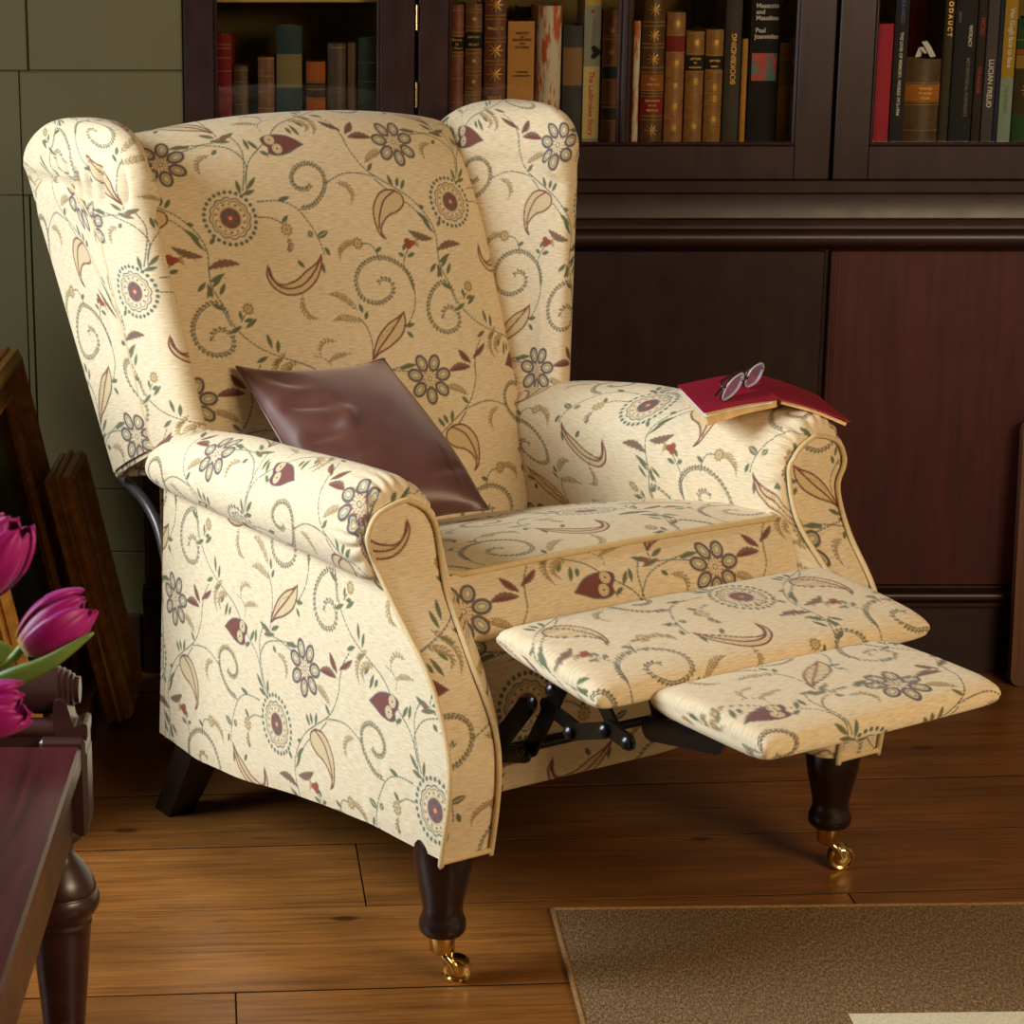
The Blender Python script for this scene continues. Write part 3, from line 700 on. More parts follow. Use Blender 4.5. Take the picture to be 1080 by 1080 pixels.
vine([(640, 378), (672, 378), (692, 400), (702, 425)])
vine([(684, 684), (682, 640), (668, 600), (645, 572)])
vine([(684, 690), (690, 710), (735, 712), (790, 718)])
vine([(610, 95), (590, 60), (560, 30)], GRN)
# --- leaves on the vines
for a, b in (((336, 250), (325, 212)), ((352, 238), (374, 206)), ((340, 252), (372, 240)), ((385, 133), (360, 105)), ((388, 138), (412, 150)), ((362, 132), (350, 100)), ((300, 96), (328, 78)), ((318, 106), (268, 98)),
             ((220, 108), (170, 108)), ((270, 140), (282, 126)), ((428, 268), (460, 258)), ((552, 385), (566, 408)), ((540, 420), (553, 455)), ((500, 440), (480, 420)),
             ((672, 188), (684, 166)), ((740, 226), (726, 194)), ((752, 226), (755, 200)), ((764, 232), (774, 205)), ((812, 275), (830, 280)), ((806, 290), (845, 320)), ((868, 330), (878, 312)), ((852, 345), (820, 300)),
             ((875, 440), (868, 470)), ((878, 442), (898, 410)), ((862, 430), (845, 455)), ((870, 430), (905, 405)),
             ((880, 470), (866, 432)), ((896, 462), (906, 430)), ((910, 500), (878, 485)), ((950, 540), (922, 560)), ((960, 545), (985, 520)),
             ((1025, 598), (1010, 560)), ((1040, 610), (1038, 575)), ((1015, 618), (988, 634)), ((1050, 622), (1030, 642)), ((1075, 640), (1062, 665)), ((1095, 652), (1088, 690)), ((1110, 658), (1105, 680)),
             ((770, 410), (752, 402)), ((778, 412), (800, 402)), ((765, 395), (775, 375)), ((688, 400), (705, 386)), ((772, 598), (800, 592)), ((778, 612), (796, 628)), ((662, 578), (668, 556)), ((656, 560), (645, 535)),
             ((684, 705), (645, 700)), ((690, 700), (720, 680)), ((760, 712), (790, 696)), ((440, 325), (455, 305))): lf(a, b, .0036)
for a, b in (((520, 360), (507, 345)), ((530, 362), (560, 345))): lf(a, b, .0052, GRN, vein=CRM)
lf((292, 98), (310, 90), .005, BRN)
# --- feather leaves
for a, b, bd in (((250, 415), (178, 392), .004), ((262, 448), (338, 432), .006), ((606, 72), (552, 46), .002), ((618, 84), (640, 44), -.002), ((624, 96), (690, 92), .004)): leaf(cc(*a), cc(*b), .0052 if bd != .002 else .0035, BRN, vein=SLA, ser=6, bend=bd, out=GRN)
leaf(cc(610, 78), cc(552, 44), .0030, MAR, ser=7); leaf(cc(620, 88), cc(642, 44), .0030, MAR, ser=7); leaf(cc(630, 98), cc(690, 94), .0036, MAR, ser=6, bend=.002)
# --- gold ferns
fern([(262, 140), (238, 150), (232, 172), (240, 192)], 8, .008); fern([(585, 220), (612, 228), (628, 250), (624, 272)], 9, .008)
fern([(495, 512), (498, 545), (515, 568), (538, 574)], 9, .009); fern([(455, 660), (432, 690), (432, 720), (448, 745)], 11, .009)
fern([(585, 632), (555, 632), (542, 650), (546, 672)], 7, .007); fern([(665, 165), (680, 148), (700, 135), (722, 132)], 9, .010)
fern([(640, 552), (615, 528), (588, 512), (562, 510)], 10, .010); fern([(655, 582), (625, 575), (598, 572), (575, 580)], 9, .010)
fern([(470, 40), (505, 48), (520, 65), (512, 84)], 10, .009); fern([(640, 372), (610, 378), (592, 398), (594, 420)], 11, .009, GLD); fern([(455, 362), (462, 380), (458, 400)], 5, .009, BRN)
fern([(395, 56), (370, 46), (345, 44), (330, 46)], 8, .007)
# --- small flowers
goldflower(360, 547); goldflower(640, 376, .009); goldflower(452, 341, .010); redbud(785, 376); vine([(345, 580), (352, 565)]); lf((345, 575), (340, 552), .0032); lf((352, 580), (372, 572), .0032)
stroke([(398, 78), (392, 60), (405, 42), (425, 34)], .0008, TEA, (.005, .002)); 
# --- large motifs
paisley([(740, 232), (765, 245), (772, 270), (755, 292), (728, 305), (712, 325), (708, 345), (720, 366), (702, 355), (688, 325), (682, 285), (695, 250), (715, 234)], [(745, 236), (715, 262), (702, 300), (700, 335)])
paisley([(405, 428), (415, 462), (440, 482), (475, 472), (505, 445), (530, 425), (543, 404), (544, 440), (528, 480), (495, 508), (455, 512), (420, 492), (402, 460)], [(408, 440), (425, 478), (455, 494), (495, 485), (525, 450), (540, 415)])
paisley([(770, 556), (775, 590), (765, 622), (735, 650), (705, 668), (684, 684), (688, 650), (700, 618), (725, 588), (750, 572)], [(764, 566), (735, 610), (705, 650), (690, 676)])
stroke([(700, 640), (712, 618)], .0007, GLD); stroke([(720, 610), (750, 590)], .0007, GLD)
heart([(505, 121), (470, 98), (440, 90), (408, 92), (392, 102), (398, 118), (410, 130), (412, 145), (432, 152), (462, 146), (485, 132)], (416, 106), (434, 132))
medallion(cc(312, 312)+np.array([0, 0])); daisy(cc(150, 152))
daisy_done = True
def sample_pattern(X, Y):
    x = (X/PXS); y = (Y/PXS); i0 = np.floor(x).astype(int); j0 = np.floor(y).astype(int); fx = (x-i0)[..., None]; fy = (y-j0)[..., None]
    pre = np.concatenate([cv_rgb*cv_a[..., None], cv_a[..., None]], -1)
    g = lambda a, b: pre[(j0+b) % NY, (i0+a) % NX]
    r = g(0, 0)*(1-fx)*(1-fy)+g(1, 0)*fx*(1-fy)+g(0, 1)*(1-fx)*fy+g(1, 1)*fx*fy
    a = r[..., 3:4]; return np.concatenate([r[..., :3]/np.maximum(a, 1e-4), a], -1)

def fabric():
    t = NT('cream_floral_upholstery')
    wv = t.n('ShaderNodeAttribute', attribute_name='weave'); pt = t.n('ShaderNodeAttribute', attribute_name='motif')
    def nz(s, scale, d=2, r=.5):
        m = t.n('ShaderNodeMapping'); m.inputs['Scale'].default_value = s; t.l(wv.outputs['Vector'], m.inputs[0]); return t.noise(m.outputs[0], scale, d, r)
    slub = nz((55, 620, 1), 1.0, 2, .6); fine = nz((600, 900, 1), 1.0, 1)
    base = t.ramp(slub, [(.28, srgb(202, 180, 142)), (.5, srgb(226, 207, 173)), (.72, srgb(238, 223, 194))])
    base = t.mix(t.math('MULTIPLY', fine, .22), base, srgb(204, 180, 136))
    al = t.math('MULTIPLY', pt.outputs['Alpha'], t.math('ADD', .70, t.math('MULTIPLY', fine, .5)))
    cl = t.n('ShaderNodeClamp'); t.l(al, cl.inputs[0])
    c = t.mix(cl.outputs[0], base, pt.outputs['Color'])
    t.set(c, .78, 0, .18, sheen=.12)
    h = t.math('ADD', t.math('MULTIPLY', slub, .8), t.math('ADD', t.math('MULTIPLY', fine, .4), t.math('MULTIPLY', pt.outputs['Alpha'], .5)))
    t.bump(h, .35, .0009); return t.m
M['fabric'] = fabric()
M['pipe'] = plain('cream_piping', srgb(212, 188, 142), .8, 0, .15, .08, 200)

def up(A, n, closed=False):             # Catmull-Rom along axis 0
    A = np.asarray(A, float); m = len(A)
    if closed: P = np.concatenate([A[-1:], A, A[:2]])
    else: P = np.concatenate([2*A[:1]-A[1:2], A, 2*A[-1:]-A[-2:-1]])
    segs = m if closed else m-1
    t = np.linspace(0, segs, n*1+1)[:-1] if closed else np.linspace(0, segs, n)
    i = np.minimum(t.astype(int), segs-1); f = t-i; sh = (-1,)+(1,)*(A.ndim-1); f = f.reshape(sh)
    a, b, c, d = P[i], P[i+1], P[i+2], P[i+3]
    return .5*(2*b+(-a+c)*f+(2*a-5*b+4*c-d)*f*f+(-a+3*b-3*c+d)*f**3)
def respace(G):                         # even arc spacing along axis 0 (mean over columns)
    d = np.linalg.norm(np.diff(G, axis=0), axis=2).mean(1); s = np.r_[0, np.cumsum(d)]
    q = np.linspace(0, s[-1], len(G)); out = np.empty_like(G)
    idx = np.clip(np.searchsorted(s, q)-1, 0, len(G)-2); f = ((q-s[idx])/np.maximum(s[idx+1]-s[idx], 1e-9))[:, None, None]
    return G[idx]*(1-f)+G[idx+1]*f
def patch(ctrl, ds=.002, closed=False, even=True):
    G = np.asarray(ctrl, float)         # rows x cols x 3; closed: the columns wrap
    lv = np.linalg.norm(np.diff(G, axis=0), axis=2).sum(0).max(); lu = np.linalg.norm(np.diff(G, axis=1), axis=2).sum(1).max()
    nv, nu = max(len(G), int(lv/ds)), max(G.shape[1], int(lu/ds))
    G = up(G, nv*1); G = respace(G) if even else G
    G = np.swapaxes(G, 0, 1); G = up(G, nu, closed); 
    if even and not closed: G = respace(G)
    return np.swapaxes(G, 0, 1)
chairO = Vector((.42060159, 3.00285001, 0)); YAW = math.radians(32.24821753939659)
def proj_local(P):                      # chair-local points -> frame of the photo (for lining up the weave)
    c, s = math.cos(YAW), math.sin(YAW)
    X = chairO.x+P[..., 0]*c-P[..., 1]*s; Y = chairO.y+P[..., 0]*s+P[..., 1]*c; Z = P[..., 2]-CH
    cp_, sp_ = math.cos(PITCH), math.sin(PITCH)
    z = Y*cp_-Z*sp_; yv = Y*sp_+Z*cp_
    return CX+F*X/z, CY-F*yv/z, z
def upholster(name, patches, parent, label=None):
    """patches: (G, closed, opts). opts: at=(u,v) where the medallion (or pat point) sits, pat=(x,y), mir, swap, fu, fv, flip (normals)"""
    V = []; FC = []; WV = []; n = 0
    for G, closed, o in patches:
        h, w_ = G.shape[:2]
        du = np.linalg.norm(np.diff(G, axis=1), axis=2); dv = np.linalg.norm(np.diff(G, axis=0), axis=2)
        if o.get('shear', True):
            U = np.concatenate([np.zeros((h, 1)), np.cumsum(du, 1)], 1)
            uc = o.get('uc', .5); U = U-U[:, [int(uc*(w_-1))]]
            Vv = np.concatenate([np.zeros((1, w_)), np.cumsum(dv, 0)], 0); vc = o.get('vc', None)
            if o.get('vmean', True): Vv = np.repeat(Vv.mean(1, keepdims=True), w_, 1)
        if 'fn' in o: U, Vv = o['fn'](G)
        if o.get('swap'): U, Vv = Vv, U
        if o.get('fu'): U = -U
        if o.get('fv'): Vv = -Vv
        if 'at' in o:
            pu, pv, pz = proj_local(G); d2 = (pu-o['at'][0])**2+(pv-o['at'][1])**2; near = d2 < max(9, d2.min()*1.1); k = np.argmin(np.where(near, pz*200+np.sqrt(d2), 1e9))
            px, py = o.get('pat', (0, 0)); U = U-U.ravel()[k]; Vv = Vv-Vv.ravel()[k]
            if o.get('mir'): U = -U
            U = U*o.get('su', 1)+px; Vv = Vv*o.get('sv', 1)+py
        idx = np.arange(h*w_).reshape(h, w_)+n
        if closed: a, b, c, d = idx[:-1, :], np.roll(idx, -1, 1)[:-1, :], np.roll(idx, -1, 1)[1:, :], idx[1:, :]
        else: a, b, c, d = idx[:-1, :-1], idx[:-1, 1:], idx[1:, 1:], idx[1:, :-1]
        q = np.stack([a, b, c, d], -1).reshape(-1, 4)
        if o.get('flip'): q = q[:, ::-1]
        V.append(G.reshape(-1, 3)); FC.append(q); WV.append(np.stack([U, Vv, np.zeros_like(U)], -1).reshape(-1, 3)); n += h*w_
    V = np.concatenate(V).astype('f'); Q = np.concatenate(FC).astype('i'); WV = np.concatenate(WV).astype('f')
    me = D.meshes.new(name); me.vertices.add(len(V)); me.vertices.foreach_set('co', V.ravel())
    me.loops.add(Q.size); me.loops.foreach_set('vertex_index', Q.ravel())
    me.polygons.add(len(Q)); me.polygons.foreach_set('loop_start', np.arange(0, Q.size, 4, dtype='i'))
    me.update(calc_edges=True); me.shade_smooth(); me.materials.append(M['fabric'])
    a = me.attributes.new('weave', 'FLOAT_VECTOR', 'POINT'); a.data.foreach_set('vector', WV.ravel())
    col = sample_pattern(WV[:, 0].astype(float), WV[:, 1].astype(float)).astype('f')
    a = me.attributes.new('motif', 'FLOAT_COLOR', 'POINT'); a.data.foreach_set('color', col.ravel())
    o = D.objects.new(name, me); C.objects.link(o); o.parent = parent
    if label: o['label'] = label
    return o
def fpipe(name, pts, parent, r=.0042, closed=False):
    return MB().tube([tuple(p) for p in pts], r, 10, closed).build(name, M['pipe'], parent, 60)

# ------------------------------------------------------------------ the armchair (local: x across, y back, z up)
chair = empty('recliner_armchair', chairO, (0, 0, YAW), 'large cream floral wingback recliner armchair with its footrest raised, on the wooden floor', 'armchair')
chair.rotation_euler = (0, 0, YAW)
DS = .0016; DSF = .006
ZY = [.20, .28, .344, .441, .503, .549, .58, .70]; YY = [-.046, -.058, -.056, -.016, .040, .075, .085, .088]
_zy = up(np.array(list(zip(ZY, YY))), 80)
def YF(z): return np.interp(z, _zy[:, 0], _zy[:, 1])
# outer side panels
yb = np.array([-.06, -.033, .007, .116, .229, .35, .478, .618, .745]); zb = np.array([.199, .200, .196, .192, .180, .163, .139, .126, .132])
def side_panel(sg, ds):
    rows = []
    for t in np.linspace(0, 1, 22):
        row = []
        z_r = .128+(.562-.128)*t; z_f = .20+(.562-.20)*t
        for s in np.linspace(0, 1, 20):
            yr = .745-.035*t; zz0 = np.interp(s*.8, (.745-yb[::-1]), zb[::-1]); z = zz0+(.562-zz0)*t
            yf = YF(z); y = yr+(yf-yr)*s; zz0 = np.interp(y, yb, zb); z = zz0+(.562-zz0)*t
            bul = .010*math.sin(PI*min(1, max(0, t)))**.5*math.sin(PI*s)**.5
            row.append((sg*(.388+bul), y, z))
        rows.append(row)
    return patch(rows, ds)
upholster('side_panel', [(side_panel(-1, DS), False, dict(at=(293, 765), mir=True, su=1.085, fn=lambda G: (-G[..., 1], G[..., 2]), flip=False))], chair)
upholster('side_panel', [(side_panel(1, DSF), False, dict(at=(0, 0), fn=lambda G: (-G[..., 1], G[..., 2]), flip=True))], chair)
# arms
A_ = np.array([(.290, .20), (.290, .30), (.289, .37), (.289, .45), (.286, .53), (.290, .60), (.318, .655), (.370, .682), (.415, .666), (.438, .622), (.436, .578), (.415, .548), (.386, .550)])
B_ = np.array([(.311, .20), (.311, .30), (.311, .37), (.322, .45), (.313, .53), (.311, .60), (.335, .640), (.368, .652), (.399, .643), (.420, .613), (.416, .580), (.401, .556), (.396, .552)])
ty = [.0, .004, .012, .03, .07, .16, .28, .39, .49, .57, .61, .63]
topz = [.682, .682, .682, .682, .682, .677, .668, .662, .650, .638, .626, .608]
def arm(sg, ds):
    rows = []
    for k, t in enumerate(ty):
        f = (0, .5, .82, 1)[min(k, 3)]; S_ = B_*(1-f)+A_*f; row = []
        for i, (x, z) in enumerate(S_):
            if z > .545: 
                z = .545+(z-.545)*(topz[k]-.545)/(.682-.545)
            xx = x if x < .37 else x-(.012*(t/.7))
            if k >= 10: q = (.93, .80)[k-10]; xx = .355+(xx-.355)*(q if xx > .355 else 1); 
            row.append((sg*xx, float(YF(S_[i][1]))+t*(1.18 if i < 6 else 1.10 if i == 6 else 1), z))
        rows.append(row)
    # rear closing row
    rows.append([(sg*(.355+(abs(p[0])-.355)*(.35 if abs(p[0]) > .355 else 1)), p[1]+.012, p[2]-(.02 if p[2] > .55 else 0)) for p in rows[-1]])
    G = patch(rows, ds, even=False)
    # re-space lengthwise
    G = respace(G)
    # gathers round the scroll
    yy = G[..., 1]-YF(np.clip(G[..., 2], .2, .7)); cen = np.array([sg*.365, .61]); dx = G[..., 0]-cen[0]; dz = G[..., 2]-cen[1]; ang = np.arctan2(dz, dx*sg)
    msk = np.clip((G[..., 2]-.53)/.03, 0, 1)*np.exp(-np.clip(yy-.01, 0, 9)/.022)*np.clip(yy/.006, 0, 1)
    rp = np.abs(np.sin(ang*11+.8*np.sin(ang*5)))**1.5; amp = .0042*msk*(1-rp)
    r = np.hypot(dx, dz)+1e-6; G[..., 0] -= dx/r*amp; G[..., 2] -= dz/r*amp
    return G
armL, armR = arm(-1, DS), arm(1, DS)
upholster('arm', [(armL, False, dict(at=(295, 500), pat=(.12, .112), swap=True, fu=True, uc=.5, sv=-1))], chair)
upholster('arm', [(armR, False, dict(at=(685, 428), pat=(0, 0), swap=True, fu=True, mir=True, uc=.5, sv=1, flip=True))], chair)
zi = [(.311, .20), (.311, .30), (.311, .37), (.322, .45), (.313, .53), (.311, .60), (.322, .627), (.335, .640), (.350, .648), (.366, .652)]
zo = [(.392, .20), (.389, .29), (.388, .36), (.392, .44), (.398, .51), (.408, .566), (.420, .600), (.419, .618), (.404, .640), (.370, .652)]
def face(sg, ds):
    rows = []
    for (xi, z1), (xo, z2) in zip(zi, zo):
        row = []
        for s in np.linspace(0, 1, 7):
            x = xi+(xo-xi)*s; z = z1+(z2-z1)*s; row.append((sg*x, float(YF(z))-.006*math.sin(PI*s)**.6-.0005, z))
        rows.append(row)
    return patch(rows, ds)
for sg, at, pt in ((-1, (440, 560), (.62, .30)), (1, (865, 540), (.25, -.25))):
    upholster('arm_front', [(face(sg, DS), False, dict(at=at, pat=pt, mir=(sg > 0), flip=(sg > 0), fn=lambda G: (G[..., 0]*1.0, G[..., 2]*1.05)))], chair)
    loop = [(sg*x, float(YF(z))-.0065, z) for x, z in zi]+[(sg*x, float(YF(z))-.0065, z) for x, z in zo[::-1][1:]]
    loop += [(sg*x, float(YF(.2))-.0065, .1985) for x in (.389, .380, .350, .323, .314)]
    fpipe('arm_piping', up(np.array(loop), 170, True), chair, .0038, True)
# base front: seat rail and lower apron
rows = [[(x, y+.004*(x/.285)**2, z) for x in np.linspace(-.30, .30, 9)] for y, z in ((.030, .466), (.022, .455), (.020, .44), (.024, .425), (.05, .415))]
upholster('seat_rail', [(patch(rows, DS), False, dict(at=(600, 640), pat=(.1, .1), flip=False))], chair)
def zbot(x): return .236+.05*max(0, (x-.05)/.24)**1.5
rows = []
for t in np.linspace(0, 1, 10):
    rows.append([(x, .045-.020*math.sin(PI*t)**.7*math.cos(x/.30*PI/2)-.012, .425+(zbot(x)-.425)*t) for x in np.linspace(-.30, .30, 13)])
rows.append([(p[0], p[1]+.03, p[2]+.004) for p in rows[-1]])
upholster('front_apron', [(patch(rows, DS), False, dict(at=(655, 775), pat=(.165+.0, -.067), fv=True))], chair)
bm1 = MB(); bm1.box(-.375, .375, .12, .70, .215, .26, bev=.01); bm1.build('base_frame', M['blackwood'], chair)
rows = [[(x, .722+.018*math.cos(x/.39*PI/2), z) for x in np.linspace(-.39, .39, 9)] for z in (.13, .3, .5, .56)]
upholster('rear_panel', [(patch(rows, DSF), False, dict(at=(0, 0), flip=True))], chair)
# seat cushion
def seat_z(x, y):
    e = 1-min(1, abs(x)/.287)**2.6
    b = np.interp(y, [.07, .12, .20, .35, .50, .60, .70], [.541, .542, .535, .510, .470, .440, .405])
    return b+.014*e*np.clip((y-.06)/.12, 0, 1)
rows = []
for y in (.074, .082, .10, .14, .20, .28, .36, .44, .52, .60, .70):
    rows.append([(x, y+.010*(x/.287)**2*0, float(seat_z(x, y))-(.004 if y < .075 else 0)) for x in np.linspace(-.300, .300, 17)])
top = patch(rows, DS)
rows = []
for t in np.linspace(0, 1, 9):
    y = .074+(.028-.074)*t; z = .540+(.463-.540)*t
    rows.append([(x, y-.016*math.sin(PI*t)**.8*(1-.6*abs(x/.287)**6), z) for x in np.linspace(-.300, .300, 15)])
fr = patch(rows, DS)
sc_ = upholster('seat_cushion', [(top, False, dict(at=(585, 575), pat=(.05, .25), flip=False)), (fr, False, dict(at=(640, 612), pat=(.226-.107, -.40+.118), fv=True))], chair)
for y, z in ((.073, .5405), (.027, .4625)):
    p = fpipe('cushion_piping', [(x, y-.002+.03*max(0, (abs(x)-.278)/.019), z+.0005+(0.004*math.sin(PI*(x+.297)/.594) if z > .5 else 0)) for x in np.linspace(-.297, .297, 30)], sc_, .0046)
# back cushion
prof = [(.665, .40), (.672, .45), (.690, .52), (.706, .58), (.735, .66), (.762, .73), (.790, .80), (.818, .87), (.848, .94), (.874, .995), (.898, 1.035), (.930, 1.068), (.972, 1.080), (1.018, 1.068), (1.058, 1.035), (1.082, .985), (1.06, .90), (.98, .72), (.90, .55)]
rows = []
for k, (y, z) in enumerate(prof):
    row = []
    f = min(1, max(0, (z-.9)/.15)) if k < 16 else .5
    for x in np.linspace(-.335, .335, 15):
        e = (abs(x)/.31)**2.2; ed = (abs(x)/.335)**6
        if k < 13: row.append((x, y-.018*(1-e)*min(1, (z-.38)/.2)+.045*ed, z-.030*e*f))
        else: row.append((x, y, z-.030*e*f))
    rows.append(row)
Gb = patch(rows, DS)
upholster('back_cushion', [(Gb, False, dict(at=(240, 231), pat=(0, 0), uc=.5))], chair)
# wings
def wing(sg, ds):
    zt = .985; zs = [0, .12, .3, .5, .7, .85, 1.0]
    def sec(t):
        z = .60+(zt-.60)*t
        ys = .768+(z-.60)*.38
        Fx, Fy = .345+.055*t, .672+.063*t; Gx, Gy = .398+.034*t, .865+.215*t
        Gy -= .055*t*(sg > 0)
        return [(.300, ys+.11), (.298, ys+.02), (.305, ys-.02), ((.305+Fx)/2-.002, (ys+Fy)/2-.002), (Fx-.024, Fy+.026), (Fx-.008, Fy-.004), (Fx+.020, Fy+.004), (Fx+.034, Fy+.040),
                (Fx+.034+(Gx-Fx-.034)*.4+.006, Fy+.04+(Gy-Fy-.04)*.40), (Fx+.034+(Gx-Fx-.034)*.75+.004, Fy+.04+(Gy-Fy-.04)*.75), (Gx, Gy-.01), (Gx-.012, Gy+.006), (.33+.02*t, Gy+.0), (.30+.01*t, (Gy+ys+.11)/2)]
    zb_ = [.585, .60, .605, .612, .618, .620, .618, .606, .575, .548, .530, .530, .54, .56]
    rows = []; s0 = sec(0); cx_, cy_ = np.mean([p[0] for p in s0]), np.mean([p[1] for p in s0])
    for q, dz in ((.25, .010), (.80, .002), (.96, -.001)): rows.append([(sg*(cx_+(p[0]-cx_)*q), cy_+(p[1]-cy_)*q, zb_[i]+dz) for i, p in enumerate(s0)])
    for t in zs:
        S_ = sec(t); rows.append([(sg*p[0], p[1], (zb_[i]+.006)+(zt-zb_[i]-.006)*t) for i, p in enumerate(S_)])
    S1 = sec(1); cx_, cy_ = .398, .905
    for a in (12, 26, 40, 54, 66, 76, 84):
        a = math.radians(a); q = math.cos(a)**.62; qx = math.cos(a)**.75; bul = .012*math.sin(min(1, a/.4)*PI/2)*(math.cos(a))
        row = []
        for i, p in enumerate(S1):
            ox = bul if i in (8, 9, 10, 11) else 0
            row.append((sg*(cx_+(p[0]+ox-cx_)*qx), cy_-(.03 if sg > 0 else 0)*math.sin(a)+(p[1]-cy_)*q, zt+.103*math.sin(a)))
        rows.append(row)
    rows.append([(sg*cx_, cy_-(.03 if sg > 0 else 0), zt+.1035)]*len(S1))
    G = patch(rows, ds, closed=True, even=False)
    G = respace(G)
    # gathers where the cloth is pleated over the outer top edge
    ang = np.arctan2(G[..., 1]-.87, (G[..., 0]*sg)-.36); zz = G[..., 2]
    m = np.clip((zz-.955)/.02, 0, 1)*np.exp(-((zz-.99)/.035)**2)*np.clip((G[..., 0]*sg-.345)/.03, 0, 1)*np.clip((1.0-G[..., 1])/.1, 0, 1)
    rp = (1-np.abs(np.sin(ang*9)))**2; G[..., 0] -= sg*.016*m*rp
    return G
def wing_panel(sg, ds):
    # flat outer panel laid over the wing, its top edge tucked under the pleats
    z0_, zt = .585, .985; rows = []
    def sec(t):
        Fx, Fy = .345+.055*t, .672+.063*t; Gx, Gy = .398+.034*t, .865+.215*t; Gy -= .055*t*(sg > 0)
        a = np.array([(Fx-.008, Fy-.004), (Fx+.020, Fy+.004), (Fx+.034, Fy+.040), (Fx+.034+(Gx-Fx-.034)*.4+.006, Fy+.04+(Gy-Fy-.04)*.40), (Fx+.034+(Gx-Fx-.034)*.75+.004, Fy+.04+(Gy-Fy-.04)*.75), (Gx, Gy-.01), (Gx-.012, Gy+.006)])
        return up(a, 121)
    zb_ = np.interp(np.linspace(0, 1, 121), np.linspace(0, 1, 7), [.620, .618, .606, .575, .548, .530, .530])
    ss = np.linspace(0, 1, 17); a_top = np.interp(ss, [0, .08, .2, .45, 1], [.915, .965, .992, 1.0, .955])
    for t in np.r_[np.linspace(0, 1, 16)]:
        row = []
        for s, zt_ in zip(ss, a_top):
            i = 52+(103-52)*s; i0 = int(i); tt = t*(zt_-.60)/(zt-.60)
            zlo = np.interp(i, range(121), zb_)+.007; z = zlo+(zt_-zlo)*t
            tq = min(1.0, (z-zlo)/(zt-zlo)); S_ = sec(tq); p = S_[i0]*(1-(i-i0))+S_[min(120, i0+1)]*(i-i0)
            e_ = .0045 if 0 < s and t < 1 else -.001
            row.append((sg*(p[0]+e_), p[1], z))
        rows.append(row)
    return patch(rows, ds)
GL, GR = wing(-1, DS), wing(1, DS)
upholster('wing', [(GL, True, dict(at=(140, 308), pat=(0, 0), uc=.5, fu=True, flip=False))], chair)
upholster('wing', [(GR, True, dict(at=(490, 145), pat=(.12, .112), su=1.22, sv=.94, uc=.3, flip=True))], chair)
GPL = wing_panel(-1, DS)
upholster('wing_panel', [(GPL, False, dict(at=(120, 310), pat=(-.030, 0), fu=True))], chair)
upholster('wing_panel', [(wing_panel(1, DSF), False, dict(at=(0, 0), flip=True))], chair)
fpipe('wing_seam', [tuple(p) for p in GPL[::12, 0]]+[tuple(p) for p in GPL[-1, ::12]], chair, .0022)
# recliner bracket under each wing
for sg in (-1, 1):
    m = MB(); P = up(np.array([(sg*.372, .905, .545), (sg*.372, .885, .520), (sg*.372, .84, .507), (sg*.372, .80, .492), (sg*.372, .765, .465), (sg*.372, .745, .43), (sg*.365, .735, .38)]), 26)
    g = [[(p[0]-.012*sg, p[1], p[2]) for p in P], [(p[0]+.012*sg, p[1], p[2]) for p in P]]
    m.tube([tuple(p) for p in P], .009, 10); m.build('recliner_bracket', M['grey_metal'], chair, 60)
# footrest pads
def pad(yc, hy, zc, hz, slope, hx, xc, ds):
    rows = []
    for u in (-1, -.992, -.975, -.94, -.85, -.5, 0, .5, .85, .94, .975, .992, 1):
        e = {1: .30, .992: .52, .975: .74, .94: .90, .85: 1.0, .5: 1.06, 0: 1.10}[abs(u)]; row = []
        wy = hy*(1-.02*(abs(u) > .98))
        for k in range(20):
            a = 2*PI*k/20; c, s = math.cos(a), math.sin(a)
            y = wy*math.copysign(abs(c)**.42, c); z = hz*math.copysign(abs(s)**.55, s)*e
            if s > 0: z *= 1.15*(1-.10*(y/hy)**2)
            row.append((xc+hx*u, yc+y, zc+z+slope*y))
        rows.append(row)
    cap = lambda R_, q: [(p[0], yc+(p[1]-yc)*.92, zc+slope*(p[1]-yc)+(p[2]-zc-slope*(p[1]-yc))*q) for p in R_]
    rows = [cap(rows[0], 0)]+rows+[cap(rows[-1], 0)]
    return patch(rows, ds, closed=True)
p1 = upholster('footrest_pad', [(pad(-.128, .108, .465, .021, .115, .287, 0, DS), True, dict(at=(785, 628), pat=(0, 0), swap=True, mir=True, sv=-1, uc=.25, flip=True))], chair)
p2 = upholster('footrest_pad', [(pad(-.338, .106, .438, .020, .02, .200, -.002, DS), True, dict(at=(965, 718), pat=(-.113, .105), swap=True, mir=True, sv=-1, uc=.25, flip=True))], chair)
